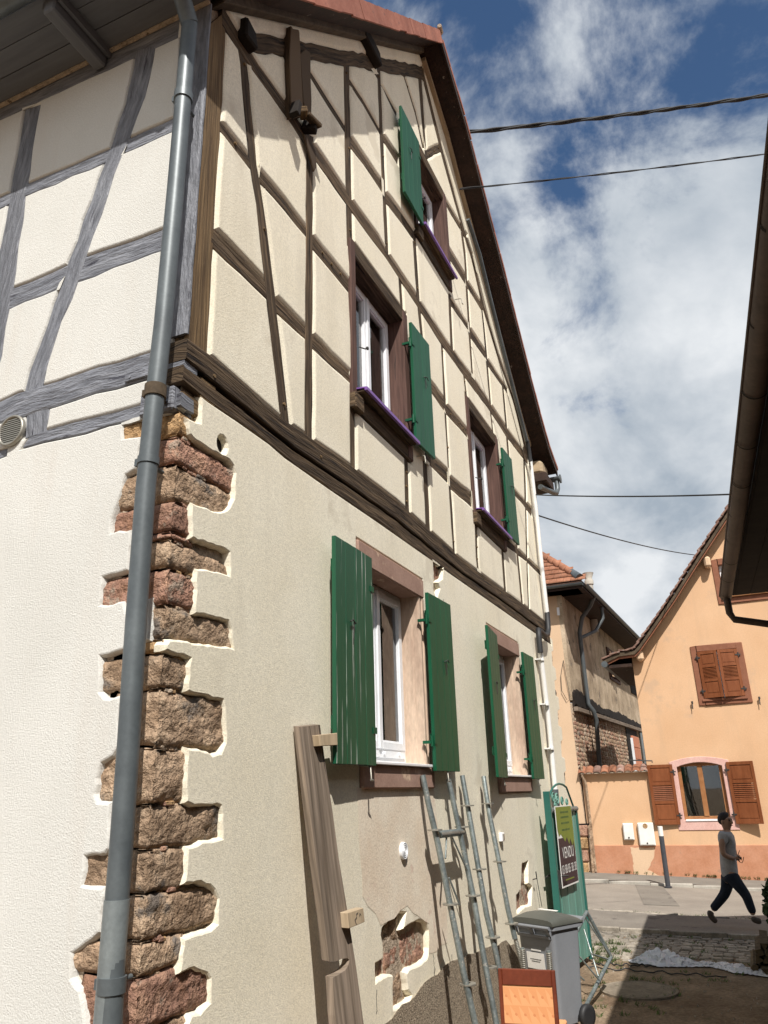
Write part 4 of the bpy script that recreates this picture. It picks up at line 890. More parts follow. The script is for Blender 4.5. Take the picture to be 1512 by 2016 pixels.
while y < 9:
    Lk = random.uniform(.7, 1.0); z_ = gz(13.95, max(-8, min(8, y+.5)))
    for xx in (13.90, 15.62): z2 = gz(xx, max(-8, min(8, y+.5))); mb = MB(); mb.box((xx, y+.004, z2-.1), (xx+.07, y+Lk-.004, z2+.052)); obj('kerb_stone', mb, SETT, PK, .01)
    y += Lk
ROAD = gslab('road', 15.64, 20.45, -60, 60, -.012, ASPH2, 14, 120, 0, kind='structure')
SIDE = gslab('sidewalk', 20.42, 22.0, -60, 60, .045, PAVE, 6, 120, 0, kind='structure')
gslab('alley', 21.98, 60, -3, 12, .08, DIRT, 10, 20, 0, kind='structure')
# darker repair patch and joints in the road
mb = MB(); mb.face([(17.2, 1.55, gz(17.2, 1.55)-.006), (20.3, 2.15, gz(20.3, 2.15)-.006), (20.3, 2.75, gz(20.3, 2.75)-.006), (17.1, 2.2, gz(17, 2.2)-.006)]); obj('road_patch', mb, ASPH, ROAD)
def block(c, sx, sy, sz, top=.012, rot=0):
    mb_ = MB(); mb_.box((-sx/2, -sy/2, -sz), (sx/2, sy/2, 0)); return mb_
def stones(parent, name, mt, spots, sx, sy, sz, limit=300):
    """loose-laid stones sharing four meshes"""
    protos = []
    for k in range(4):
        mb_ = MB(); a, b = sx*random.uniform(.86, 1.0)/2, sy*random.uniform(.82, 1.02)/2; c = .18
        pts = [(-a, -b*(1-c)), (-a*(1-c), -b), (a*(1-c), -b), (a, -b*(1-c)), (a, b*(1-c)), (a*(1-c), b), (-a*(1-c), b), (-a, b*(1-c))]; pts = [(x+random.uniform(-.006, .006), y+random.uniform(-.006, .006)) for x, y in pts]
        lo = [(x, y, -sz) for x, y in pts]; mid_ = [(x, y, -.012) for x, y in pts]; hi = [(x*.88, y*.88, 0) for x, y in pts]
        mb_.grid([lo, mid_, hi], False, True); mb_.face([Vector((0, 0, .004))+Vector(p)-Vector((0, 0, .004)) for p in hi])
        o_ = obj(name, mb_, mt, parent); protos.append(o_)
    pw = wpos(parent) if parent else Vector((0, 0, 0)); first = list(protos)
    for i, (x, y, z, rz) in enumerate(spots[:limit]):
        if first: o_ = first.pop()
        else: o_ = protos[i % 4].copy(); C.objects.link(o_)
        o_.location = Vector((x, y, z-sz))-pw; o_.rotation_euler = (random.uniform(-.03, .03), random.uniform(-.03, .03), rz+(math.pi if random.random() < .5 else 0))
    rest = spots[limit:]
    if rest:
        mb_ = MB()
        for x, y, z, rz in rest:
            a, b = sx*random.uniform(.84, .98)/2, sy*random.uniform(.84, .98)/2; ca, sa = math.cos(rz), math.sin(rz)
            def q(u, v, t): return (x+u*ca-v*sa, y+u*sa+v*ca, z+t)
            lo = [q(-a, -b, -sz), q(a, -b, -sz), q(a, b, -sz), q(-a, b, -sz)]; hi = [q(-a, -b, -.01), q(a, -b, -.01), q(a, b, -.01), q(-a, b, -.01)]; tp = [q(-a*.85, -b*.85, 0), q(a*.85, -b*.85, 0), q(a*.85, b*.85, 0), q(-a*.85, b*.85, 0)]
            mb_.grid([lo, hi, tp], False, True); mb_.face(tp)
        obj(name, mb_, mt, parent, kind='stuff')
COB = thing('cobble_paving', (13, 1, 0), None, None, kind='structure')
sp = []
x = 13.95
row = 0
while x > 11.6:
    y = -3.0+(row % 2)*.07
    while y < 4.2:
        # the cobbles peter out into the dirt towards the camera
        if random.random() < min(1, (x-11.3-.5*noise.noise(Vector((y*.8, 0, 0))))/1.0): sp.append((x+random.uniform(-.012, .012), y, gz(x, y)+random.uniform(-.014, .006)-.004, random.uniform(-.08, .08)))
        y += random.uniform(.128, .165)
    x -= .135; row += 1
sp.sort(key=lambda q_: (abs(q_[1]-1.2) > 1.9, q_[0]))
stones(COB, 'cobble', SETT, sp, .125, .14, .07)
SST = thing('gutter_setts', (15.8, 1, 0), None, None, kind='structure')
sp = []
for r_ in range(3):
    y = -3.0+r_*.06
    while y < 4.4: sp.append((15.74+.17*r_, y, gz(15.8, y)+random.uniform(-.004, .006), random.uniform(-.04, .04))); y += random.uniform(.2, .24)
stones(SST, 'sett', SETT, sp, .16, .205, .08)
KB = thing('kerb', (20.4, 0, 0), None, None, kind='structure')
y = -6.0
while y < 8:
    Lk = random.uniform(.8, 1.05); mb = MB(); z_ = gz(20.4, min(8, y+.5)); mb.box((20.32, y+.004, z_-.1), (20.42, y+Lk-.004, z_+.05)); obj('kerb_stone', mb, KERB, KB, .012); y += Lk
# manhole cover, thin tubes for dark crack and edge lines in the ground, weeds
mc = G(1258, 1950); MH = thing('manhole_cover', mc, 'round concrete manhole cover sunk in the dirt yard', 'manhole cover')
mb = MB(); rows = []
for rr, h_ in ((.42, -.05), (.42, .012), (.40, .016), (.385, .006), (.37, .014), (.0, .016)): rows.append([mc+Vector((rr*math.cos(2*math.pi*k/36), rr*math.sin(2*math.pi*k/36), h_)) for k in range(36)])
mb.grid(rows, False, True); obj('cover', mb, surf('worn_concrete_cover', (.17, .14, .105), (.25, .21, .16), 5, .95, .4, 50, .006, fine=.2), MH)
for (xa, ya, xb, yb) in ((1160, 1905, 1430, 1924), (1165, 1898, 1290, 1902)):
    a, b = G(xa, ya), G(xb, yb); mb = MB(); pts = []
    for k in range(30): t = k/29; p = a.lerp(b, t); pts.append((p.x+.05*math.sin(k*.9), p.y, .004+.01*math.sin(k*1.7)))
    mb.tube(pts, .008, 6); o = obj('ground_dark_line', mb, BLACK, None, label='long thin dark line drawn across the dirt, nearer the camera' if xb > 1400 else 'short thin dark line drawn beside the cobbles', cat='cable')
random.seed(11)
mb = MB()
def tuft(x, y, z, n, h_):
    for _ in range(n):
        a = random.uniform(0, 6.28); L_ = h_*random.uniform(.5, 1.2); w_ = .012; bx, by = x+random.uniform(-.05, .05), y+random.uniform(-.05, .05); lx, ly = math.cos(a)*L_*.6, math.sin(a)*L_*.6
        mb.face([(bx-w_, by, z), (bx+w_, by, z), (bx+lx*.5+w_, by+ly*.5, z+L_*.6)]); mb.face([(bx-w_, by, z), (bx+w_*.5, by+w_, z), (bx+lx, by+ly, z+L_*.7)])
for _ in range(60): x, y = random.uniform(10.6, 13.8), random.uniform(-.5, 3.2); tuft(x, y, gz(x, y)-.01, 7, .06)
for _ in range(26): x, y = random.uniform(11.5, 12.9), random.uniform(1.9, 2.5); tuft(x, y, gz(x, y)-.01, 14, .09)
for _ in range(40): y = random.uniform(-1, 3.8); tuft(15.65+random.uniform(-.05, .6), y, gz(15.8, y)-.01, 6, .06)
for _ in range(40): y = random.uniform(-2.5, 3.4); tuft(21.96, y, gz(22, y)+.08, 8, .09)
for _ in range(30): x, y = random.uniform(8.5, 11), random.uniform(1.0, 2.1); tuft(x, y, -.01, 8, .06)
for _ in range(6): x = random.uniform(7.0, 9.6); tuft(x, 2.44, .0, 7, .07)
obj('weeds', mb, GRASS, None, kind='stuff')
mb = MB()
for _ in range(420):
    x, y = random.uniform(7.5, 13.6), random.uniform(-.8, 2.4); r_ = random.uniform(.005, .013); z = gz(x, y)-.004
    P = [(x+r_*math.cos(a)*random.uniform(.7, 1.2), y+r_*math.sin(a)*random.uniform(.7, 1.2), z-.01) for a in (0, 1.3, 2.5, 3.8, 5)]; t_ = (x, y, z+r_*.7)
    for k in range(5): mb.face([P[k], P[(k+1) % 5], t_])
obj('loose_pebbles', mb, SETT, None, kind='stuff')

# ================================================================== PEACH HOUSE ACROSS THE STREET (facade at x = 22)
def xq(pts, X=22.0): return [Vector((XP(x, y, X).y, XP(x, y, X).z)) for x, y in pts]
PH = thing('peach_house', (22.0, 0, 0), 'peach coloured gable house with brown shutters and terracotta plinth', 'house')
# left rake (lower edge at the wall) and its mirror beyond the ridge
rk = xq([(1253, 1292), (1262, 1283), (1290, 1243), (1330, 1185), (1372, 1118), (1420, 1045)])
ridge_y = -3.2; slope = (rk[-1].y-rk[-2].y)/(rk[-1].x-rk[-2].x); apex = V2(ridge_y, rk[-1].y+slope*(ridge_y-rk[-1].x))
right = [V2(2*ridge_y-p.x, p.y) for p in rk]
yl_ = xq([(1268, 1420)])[0].x
YL = 2.30
gw = [xq([(1357, 1273.6), (1460.5, 1262.7), (1483.4, 1382.8), (1376.4, 1390.4)])][0]; GW = (min(p.x for p in gw)+.01, max(p.x for p in gw)-.01, min(p.y for p in gw)+.01, max(p.y for p in gw)-.02)
bw = xq([(1332, 1510), (1420, 1508), (1440, 1612), (1348, 1616)]); BW = (bw[1].x*.5+bw[2].x*.5, bw[0].x*.5+bw[3].x*.5, (bw[2].y+bw[3].y)/2, (bw[0].y+bw[1].y)/2)
uw = xq([(1395, 1104), (1420, 1190)]); UWin = (-2.35, uw[0].x-.05, uw[1].y, uw[0].y)
outer = [V2(2*ridge_y-YL, -.3), V2(YL, -.3), V2(YL, rk[0].y)]+rk[1:]+[apex]+right[::-1][:-1]+[V2(2*ridge_y-YL, rk[0].y)]
def arch(x0, x1, z0, z1, rise, n=10): return [V2(x0, z0), V2(x1, z0)]+[V2(x1+(x0-x1)*k/n, z1+rise*(1-(2*k/n-1)**2)) for k in range(n+1)]
holes = [[V2(GW[0], GW[2]), V2(GW[1], GW[2]), V2(GW[1], GW[3]), V2(GW[0], GW[3])], arch(BW[0], BW[1], BW[2], BW[3], .10), [V2(UWin[0], UWin[2]), V2(UWin[1], UWin[2]), V2(UWin[1], UWin[3]), V2(UWin[0], UWin[3])]]
comps = cdt_components(outer, holes); comps.sort(key=lambda c: -abs(sum(area(l) for l in c)))
mb = MB(); slab(mb, comps[0], FX, [(0, -.3), (0, 0)]); mb.face([(22.0, YL, -.3), (26, YL, -.3), (26, YL, rk[0].y), (22.0, YL, rk[0].y)]); mb.face([(22.3, YL, -.3), (22.3, -8, -.3), (22.3, -8, 9), (22.3, YL-4, 9), (22.3, YL, rk[0].y)]) if 0 else None
obj('facade', mb, PEACH, PH)
# plinth with a worn pale patch
mb = MB(); pl = xq([(1173, 1667), (1240, 1668)]); zp = XP(1350, 1664, 22).z
slab(mb, [[V2(2*ridge_y-YL, -.25), V2(3.93, -.25), V2(3.93, zp), V2(2*ridge_y-YL, zp)]], FX, [(0, 0), (0, .018), (.01, .022)])
obj('plinth', mb, PLINTH, PH)
pt = xq([(1240, 1668), (1290, 1668), (1287, 1690), (1276, 1712), (1300, 1724), (1282, 1727), (1258, 1724), (1246, 1719), (1247, 1700)]); mb = MB(); slab(mb, [rough_loop(pt, .06, .015)], FX, [(0, 0), (.008, .026)]); obj('bare_patch', mb, PEACHP, PH)
# roof: underside boards, verge tiles in steps
def rake_box(mb_, pts, x0, x1, t):
    for a, b in zip(pts, pts[1:]): mb_.hexa([(x0, a.x, a.y), (x1, a.x, a.y), (x1, a.x, a.y+t), (x0, a.x, a.y+t), (x0, b.x, b.y), (x1, b.x, b.y), (x1, b.x, b.y+t), (x0, b.x, b.y+t)])
ev = xq([(1222, 1297), (1240, 1283)], 21.6)
rakeL = [V2(2.95, rk[0].y-.16), V2(2.6, rk[0].y-.02)]+[p.copy() for p in rk]+[apex]
mb = MB(); rake_box(mb, rakeL, 21.62, 26, .10); rake_box(mb, [V2(2*ridge_y-p.x, p.y) for p in rakeL], 21.62, 26, .10); RF = obj('roof', mb, RAFT, PH)
mb = MB(); rake_box(mb, [p+V2(0, -.06) for p in rakeL], 21.66, 21.74, .07); obj('bargeboard', mb, BROWNF, RF)
rp = along(rakeL, 40)
for k, (a, b) in enumerate(zip(rp, rp[1:])):
    d = (b-a).normalized(); n_ = V2(-d.y, d.x); n_ = n_ if n_.y > 0 else -n_; lift = .04+random.uniform(-.01, .015); a2 = a-d*.06
    mb = MB(); q = [a2+n_*(.09+lift), b+n_*.10, b+n_*.14, a2+n_*(.135+lift)]; x0_, x1_ = 21.58+random.uniform(-.012, .012), 21.86
    mb.hexa([(x0_, q[0].x, q[0].y), (x1_, q[0].x, q[0].y), (x1_, q[3].x, q[3].y), (x0_, q[3].x, q[3].y), (x0_, q[1].x, q[1].y), (x1_, q[1].x, q[1].y), (x1_, q[2].x, q[2].y), (x0_, q[2].x, q[2].y)]); obj('verge_tile', mb, TILEB, RF, .006)
mb = MB(); rake_box(mb, [p+V2(.0, .13) for p in rakeL], 21.8, 26, .05); obj('tile_covering', mb, TILEB, RF)
# corbels and gutter
for (x0, y0, x1, y1) in ((1251, 1282, 1268, 1300), (1384, 1097, 1401, 1116)):
    a, b = XP(x0, y0, 21.8), XP(x1, y1, 21.8); mb = MB(); mb.box((21.72, b.y, b.z), (22.0, a.y, a.z)); obj('corbel', mb, PEACHP, PH, .05)
mb = MB(); mb.tube([(21.5, 2.98, rk[0].y-.20), (26, 2.98, rk[0].y-.20)], .085, 10, arc=(0, math.pi)); mb.tube([(21.5, 2.98, rk[0].y-.21), (21.53, 2.98, rk[0].y-.21)], .085, 14); obj('gutter', mb, ZINC, PH)
mb = MB(); mb.box((21.7, YL, rk[0].y-.30), (26, 2.9, rk[0].y-.22)); obj('eave_soffit', mb, DARKW, PH)
# windows
def fring(mb_, u0, u1, v0, v1, w_, d0, d1): ring(mb_, u0, u1, v0, v1, w_, d0, d1, lambda u, v, d: (22.0-d, u, v))
def louvred(parent, corner, w_, h_, yaw, side, label):
    """panelled shutter leaf: frame, two panels, louvre slats. side: +1 leaf runs to +y from the hinge, -1 to -y; yaw = degrees off the wall"""
    cy_, cz_ = corner; ca, sa = math.cos(R(yaw)), math.sin(R(yaw))
    F = lambda u, v, d: Vector((22.0-.035-d-u*sa, cy_+side*u*ca, cz_+v))
    def hb(mb_, u0, u1, v0, v1, d0, d1): mb_.hexa([F(u0, v0, d0), F(u1, v0, d0), F(u1, v0, d1), F(u0, v0, d1), F(u0, v1, d0), F(u1, v1, d0), F(u1, v1, d1), F(u0, v1, d1)])
    st = .075; mb_ = MB(); hb(mb_, 0, st, 0, h_, 0, .035); hb(mb_, w_-st, w_, 0, h_, 0, .035)
    for v0, v1 in ((0, .10), (.34*h_, .34*h_+.07), (.66*h_-.02, .66*h_+.05), (h_-.08, h_)): hb(mb_, st, w_-st, v0, v1, .001, .034)
    o_ = obj('shutter', mb_, BROWNP, parent, .005, label=label)
    for v0, v1 in ((.10, .34*h_), (.66*h_+.05, h_-.08)):
        mb_ = MB(); hb(mb_, st, w_-st, v0, v1, .008, .02); hb(mb_, st+.03, w_-st-.03, v0+.03, v1-.03, .02, .028); obj('panel', mb_, BROWNP, o_, .004)
    v = .34*h_+.075; vt = .66*h_-.03; n = 8
    for k in range(n):
        z = v+(vt-v)*(k+.5)/n; e_ = (vt-v)/n
        mb_ = MB(); mb_.hexa([F(st, z-e_*.4, .03), F(st, z-e_*.25, .034), F(st, z+e_*.5, .008), F(st, z+e_*.35, .004), F(w_-st, z-e_*.4, .03), F(w_-st, z-e_*.25, .034), F(w_-st, z+e_*.5, .008), F(w_-st, z+e_*.35, .004)]); obj('slat', mb_, BROWNP, o_)
    for z in (.14*h_, .86*h_):
        mb_ = MB(); hb(mb_, -.07, .06, z, z+.03, .03, .045); mb_.tube([F(-.01, z-.04, .03), F(-.01, z+.07, .03)], .02, 8); obj('hinge', mb_, IRON, o_)
    return o_
# gable window with two nearly closed leaves
a0, a1, c0, c1 = GW
mb = MB(); fring(mb, a0, a1, c0, c1, .15, -.2, .035); gwo = obj('window', mb, BROWNF, PH, .01, label='gable window with two ajar louvred shutters')
mb = MB(); mb.box((21.93, a0+.1, c0+.10), (21.98, a1-.1, c0+.16)); obj('sill', mb, BROWNF, gwo)
mb = MB(); mb.box((22.12, a0+.1, c0+.1), (22.14, a1-.1, c1-.1)); obj('pane', mb, GLASS, gwo)
mb = MB(); mb.face([(22.25, a0, c0), (22.25, a1, c0), (22.25, a1, c1), (22.25, a0, c1)]); obj('room_lining', mb, ROOMD, gwo)
hw_ = (a1-a0-.30)/2; louvred(PH, (a1-.15, c0+.17), hw_-.0, c1-c0-.33, 12, -1, 'left leaf of the ajar gable shutters'); louvred(PH, (a0+.15, c0+.17), hw_-.0, c1-c0-.33, 10, 1, 'right leaf of the ajar gable shutters')
for yy in (a1+.16, a0-.16):
    mb = MB(); mb.tube([(21.99, yy, c0+.1), (21.93, yy, c0+.08), (21.93, yy+.01, c0-.08)], .012, 6); mb.tube([(21.93, yy, c0+.06), (21.93, yy, c0+.12)], .025, 6); obj('shutter_stay', mb, IRON, PH)
# ground floor window in a pink surround
b0, b1, d0, d1 = BW; outp = [V2(b0-.17, d0-.24), V2(b1+.17, d0-.24)]+[V2(b1+.17+(b0-b1-.34)*k/10, d1+.13+.11*(1-(2*k/10-1)**2)) for k in range(11)]
cp_ = cdt_components(outp, [arch(b0, b1, d0, d1, .10)]); cp_.sort(key=lambda c: -abs(sum(area(l) for l in c)))
mb = MB(); slab(mb, cp_[0], FX, [(0, -.18), (0, .012), (.01, .02)]); pw_ = obj('window', mb, PINK, PH, label='ground floor window in flaking pink surround')
mb = MB(); F2 = lambda u, v, d: (22.0-d, u, v)
ring(mb, b0, b1, d0, d1+.1, .085, -.17, -.09, F2); mb.hexa([F2((b0+b1)/2-.06, d0+.08, -.17), F2((b0+b1)/2+.06, d0+.08, -.17), F2((b0+b1)/2+.06, d0+.08, -.07), F2((b0+b1)/2-.06, d0+.08, -.07), F2((b0+b1)/2-.06, d1+.05, -.17), F2((b0+b1)/2+.06, d1+.05, -.17), F2((b0+b1)/2+.06, d1+.05, -.07), F2((b0+b1)/2-.06, d1+.05, -.07)])
obj('casement', mb, BROWNL, pw_, .008)
mb = MB(); mb.box((21.96, b0+.03, d0-.03), (22.12, b1-.03, d0+.015)); obj('sill', mb, PVC, pw_, .006)
for u0, u1 in ((b0+.08, (b0+b1)/2-.05), ((b0+b1)/2+.05, b1-.08)): mb = MB(); mb.box((22.13, u0, d0+.07), (22.14, u1, d1+.06)); obj('pane', mb, GLASS, pw_)
mb = MB(); mb.face([(22.9, b0-.5, d0-.5), (22.9, b1+.5, d0-.5), (22.9, b1+.5, d1+.5), (22.9, b0-.5, d1+.5)]); obj('room_lining', mb, DKB, pw_)
def corner22(x, y): p = XP(x, y, 21.94); return p.y, p.z
lb = xq([(1271, 1503.7), (1314, 1505), (1333, 1623), (1288, 1627)], 21.9); rb = xq([(1426, 1500), (1473, 1493), (1496, 1622), (1447, 1629)], 21.9)
louvred(PH, (b1+.10, d0-.10), .62, d1-d0+.18, 4, 1, 'brown louvred shutter left of the pink surround')
louvred(PH, (b0-.10, d0-.10), .64, d1-d0+.18, 14, -1, 'brown louvred shutter right of the pink surround')
# upper window half behind the dark gutter
a0, a1, c0, c1 = UWin
mb = MB(); fring(mb, a0, a1, c0, c1, .16, -.2, .03); uo = obj('window', mb, BROWNF, PH, .01, label='upper gable window partly behind the dark eave')
mb = MB(); mb.box((21.9, a0+.12, c0+.16), (22.1, a1-.12, c0+.22)); obj('sill', mb, BROWNL, uo)
mb = MB(); fring(mb, a0+.16, a1-.16, c0+.2, c1-.16, .06, -.16, -.10); mb.box((22.10, (a0+a1)/2-.04, c0+.2), (22.16, (a0+a1)/2+.04, c1-.1)); obj('casement', mb, PVC, uo)
mb = MB(); mb.box((22.13, a0+.2, c0+.2), (22.14, a1-.2, c1-.2)); obj('pane', mb, GLASS, uo)
mb = MB(); mb.face([(22.28, a0, c0), (22.28, a1, c0), (22.28, a1, c1), (22.28, a0, c1)]); obj('room_lining', mb, CURT, uo)
# meter cabinets on the courtyard wall
def cab(px_, label, grp=None):
    p = [XP(x, y, 21.9) for x, y in px_]; y0, y1 = min(p[1].y, p[2].y), max(p[0].y, p[3].y); z0, z1 = min(q.z for q in p), max(q.z for q in p)
    t = thing('meter_cabinet', (22.0, (y0+y1)/2, z0), label, 'meter cabinet')
    mb_ = MB(); mb_.box((21.90, y0, z0), (21.995, y1, z1)); obj('case', mb_, PAPER, t, .012)
    mb_ = MB(); mb_.box((21.885, y0+.02, z0+.02), (21.90, y1-.02, z1-.02)); d_ = obj('door', mb_, PAPER, t, .006)
    mb_ = MB(); mb_.tube([(21.885, (y0+y1)/2, z0+.06), (21.875, (y0+y1)/2, z0+.06)], .02, 8); obj('lock', mb_, IRON, d_)
    return t
cab([(1225, 1621), (1245, 1621), (1249, 1653), (1229, 1654)], 'smaller cream meter cabinet on the peach wall')
t = cab([(1254, 1620), (1281, 1621), (1291, 1664), (1260, 1665)], 'larger cream meter cabinet nearest the bollard')
p = XP(1270, 1626, 21.88); mb = MB(); mb.tube([(21.885, p.y, p.z), (21.88, p.y, p.z)], .06, 14); obj('sticker', mb, S_OCH, t)

# ---- courtyard wall with tile coping, between the two houses
CW = thing('courtyard_wall', (22.0, 3.1, 0), 'low peach courtyard wall capped with clay tiles', 'wall')
ct = XP(1200, 1520, 22).z
mb = MB(); mb.box((22.0, YL, -.2), (22.25, 4.0, ct)); obj('wall_body', mb, PEACH, CW)
y = YL-.02; k = 0
while y < 4.02:
    mb = MB(); rows = []
    for x_, z_ in ((21.84, ct-.02), (21.95, ct+.05), (22.12, ct+.13)): rows.append([(x_, y+.10+.095*math.cos(t_), z_+.055*math.sin(t_)) for t_ in [math.pi*q/8 for q in range(9)]])
    mb.grid(rows, True); rows2 = [[(a_, b_, c_-.018) for a_, b_, c_ in r_] for r_ in rows]; mb.grid(rows2, True); mb.grid([rows[0], rows2[0]], False); obj('coping_tile', mb, TILEO if k % 3 else TILEB, CW); y += .20; k += 1
mb = MB(); mb.box((21.86, YL, ct-.03), (22.26, 4.0, ct)); obj('coping_mortar', mb, MORTAR, CW)
mb = MB(); mb.tube([XP(1144, 1500, 21.9), XP(1146, 1528, 21.9), XP(1153, 1541, 21.92), XP(1160, 1600, 21.93), XP(1173, 1716, 21.93)], .035, 10); obj('rain_pipe', mb, S_GREY, CW)
mb = MB(); mb.tube([XP(x_, y_, 21.86) for x_, y_ in ((1236, 1497), (1255, 1497), (1284, 1498), (1284, 1502))], .018, 6); obj('iron_rod', mb, IRON, CW)

# ================================================================== OLD HOUSE BEHIND THE COURTYARD
OH = thing('old_stained_house', (22.0, 4.2, 0), 'old two-storey house with stained render, rubble base and orange tiled roof', 'house')
# gable strip facing the street
ys = XP(1143, 1522, 22).y; yt = XP(1094, 1165, 22).y
mb = MB(); zt = XP(1090, 1160, 22).z
slab(mb, [[V2(ys, -.2), V2(7.5, -.2), V2(7.5, zt), V2(yt, zt)]], FX, [(0, -.1), (0, 0)]); obj('street_wall', mb, PEACHP, OH)
# quoin stones showing at its foot
for k in range(4):
    a, b = XP(1137+k*.7, 1624+k*25, 21.97), XP(1160, 1647+k*25, 21.97); mb = MB(); mb.box((21.95, b.y, b.z), (22.02, a.y+.02, a.z)); obj('quoin_stone', mb, S_OCH if k % 2 else S_RED, OH, .03)
mb = MB(); mb.tube([XP(1160, 1625, 21.9), XP(1168, 1720, 21.9)], .04, 8); obj('wall_pipe', mb, S_GREY, OH)
mb = MB(); q_ = [XP(x_, y_, 21.97) for x_, y_ in ((1128, 1622), (1160, 1621), (1160, 1626), (1150, 1632), (1140, 1628), (1132, 1630))]; mb.prism(q_, (.04, 0, 0)); obj('broken_edge', mb, DKB, OH)
# long side wall: local frame runs away from the street
A0 = Vector((22.0, ys+.0, 0)); A1 = Vector((36.0, 3.50, 0)); dA = (A1-A0).normalized(); nA = Vector((dA.y, -dA.x, 0))       # outward normal towards the alley
if nA.y > 0: nA = -nA
FA = lambda u, v, d: A0+dA*u+nA*d+Vector((0, 0, v))
def apx(x, y):
    d = ray(x, y); t_ = (A0-E0).dot(nA)/d.dot(nA); P = E0+d*t_; return V2((P-A0).dot(dA), P.z)
zE = 7.45
w1 = [apx(*p) for p in ((1192, 1270), (1209, 1290), (1223, 1350), (1200, 1338))]; w2 = [apx(*p) for p in ((1236, 1318), (1246, 1328), (1249, 1368), (1242, 1364))]
d1 = [apx(*p) for p in ((1233, 1422), (1247, 1430), (1258, 1510), (1240, 1508))]; d2 = [apx(*p) for p in ((1258, 1432), (1268, 1438), (1276, 1500), (1262, 1498))]
rects = [None, None, (apx(1236, 1470).x, apx(1256, 1470).x, 1.9, apx(1240, 1432).y), (apx(1262, 1470).x, min(13.8, apx(1271, 1470).x), 1.9, apx(1264, 1440).y)]
mid1, mid2 = apx(1124, 1362), apx(1250, 1428)
zb = apx(1130, 1385).y
Lw = 14.0
def rectl(r_): return [V2(r_[0], r_[2]), V2(r_[1], r_[2]), V2(r_[1], r_[3]), V2(r_[0], r_[3])]
W1r = (w1[0].x*.6+w1[3].x*.4, w1[1].x*.5+w1[2].x*.5, w1[3].y*.5+w1[2].y*.5-.0, w1[0].y*.5+w1[1].y*.5)
zb2 = zb+.08
comps = cdt_components([V2(0, zb2), V2(Lw, zb2+.1), V2(Lw, zE), V2(0, zE)], [rectl(W1r)])
mb = MB(); slab(mb, comps[0], FA, [(0, -.2), (0, 0)]); obj('side_wall', mb, OLDR, OH, label='stained render upper side wall')
for k in range(11):                      # spalled streaks and lumps of the render edge
    pass
mb = MB(); slab(mb, [rough_loop([V2(-.0, zb-.10), V2(Lw, zb-.02), V2(Lw, zb+.12), V2(7, zb+.30), V2(4.2, zb+.22), V2(2.2, zb+.34), V2(.6, zb+.44), V2(-.0, zb+.30)], .15, .05)], FA, [(0, -.02), (.02, .03), (.05, .05)]); obj('storey_beam', mb, DKB, OH)
mb = MB(); mb.bar(FA(0, zb-.16, .06), FA(Lw, zb-.06, .06), .12, .12); obj('ledge_board', mb, PLANK, OH, .01)
mb = MB(); slab(mb, [[V2(0, -.2), V2(Lw, -.2), V2(Lw, zb), V2(0, zb)]], FA, [(0, -.1), (0, -.02)]); obj('rubble_wall', mb, RUBBLE, OH)
random.seed(5)
rub = [MB(), MB(), MB()]
v = 2.2
while v < zb-.22:
    u = -.02; hh = random.uniform(.10, .16)
    while u < 11:
        sx = random.uniform(.07, .19)
        if random.random() < .93 and not (rects[2][0]-.1 < u < rects[2][1]):
            nq = random.choice((6, 7, 8)); ph = random.uniform(0, 1); rad = [random.uniform(.82, 1.08) for _ in range(nq)]; cu, cv = u+sx/2, v+hh/2+random.uniform(-.02, .02); rows = []; b_ = rub[random.choice((0, 0, 1, 1, 1, 2))]
            for rr, dd_ in ((.98, -.025), (.88, .012), (.5, .024)): rows.append([FA(cu+rr*sx*.5*rad[q]*math.cos(2*math.pi*q/nq+ph), cv+rr*hh*.52*rad[q]*math.sin(2*math.pi*q/nq+ph), dd_-.02) for q in range(nq)])
            b_.grid(rows, False, True); b_.face(rows[-1])
        u += sx+random.uniform(.0, .02)
    v += hh*.93
for b_, mt_ in zip(rub, (S_RED, S_GREY, MORTAR)): obj('rubble_stones', b_, mt_, OH, kind='stuff')
def awin(name, r_, mts, label):
    mb_ = MB(); F_ = lambda u, v, d: FA(u, v, d)
    ring(mb_, r_[0], r_[1], r_[2], r_[3], .09, -.12, .05, F_); o_ = obj(name, mb_, mts[0], OH, label=label); return o_
o = awin('window', W1r, (WOODR,), 'old window with a folded white shutter')
mb = MB(); mb.prism([FA(W1r[0]+.1, W1r[2]+.1, -.1), FA(W1r[1]-.1, W1r[2]+.1, -.1), FA(W1r[1]-.1, W1r[3]-.1, -.1), FA(W1r[0]+.1, W1r[3]-.1, -.1)], nA*-.02); obj('pane', mb, GLASS, o)
um = W1r[0]*.55+W1r[1]*.45
for k in range(3):
    u0 = W1r[0]+.02+k*.0; a_ = W1r[0]+(um-W1r[0])*k/3; b_ = W1r[0]+(um-W1r[0])*(k+1)/3-.02
    mb = MB(); mb.hexa([FA(a_, W1r[2]+.1, .10+.05*k), FA(b_, W1r[2]+.1, .10+.05*k), FA(b_, W1r[2]+.1, .13+.05*k), FA(a_, W1r[2]+.1, .13+.05*k), FA(a_, W1r[3]-.15, .10+.05*k), FA(b_, W1r[3]-.15, .10+.05*k), FA(b_, W1r[3]-.15, .13+.05*k), FA(a_, W1r[3]-.15, .13+.05*k)]); obj('shutter_leaf', mb, PVC if k == 1 else PEACHP, o)
W2r = (w2[0].x, w2[1].x+.3, (w2[2].y+w2[3].y)/2, (w2[0].y+w2[1].y)/2)
mb = MB(); mb.prism([FA(W2r[0], W2r[2], .03), FA(W2r[1], W2r[2], .03), FA(W2r[1], W2r[3], .03), FA(W2r[0], W2r[3], .03)], nA*-.05); obj('shuttered_opening', mb, DKB, OH)
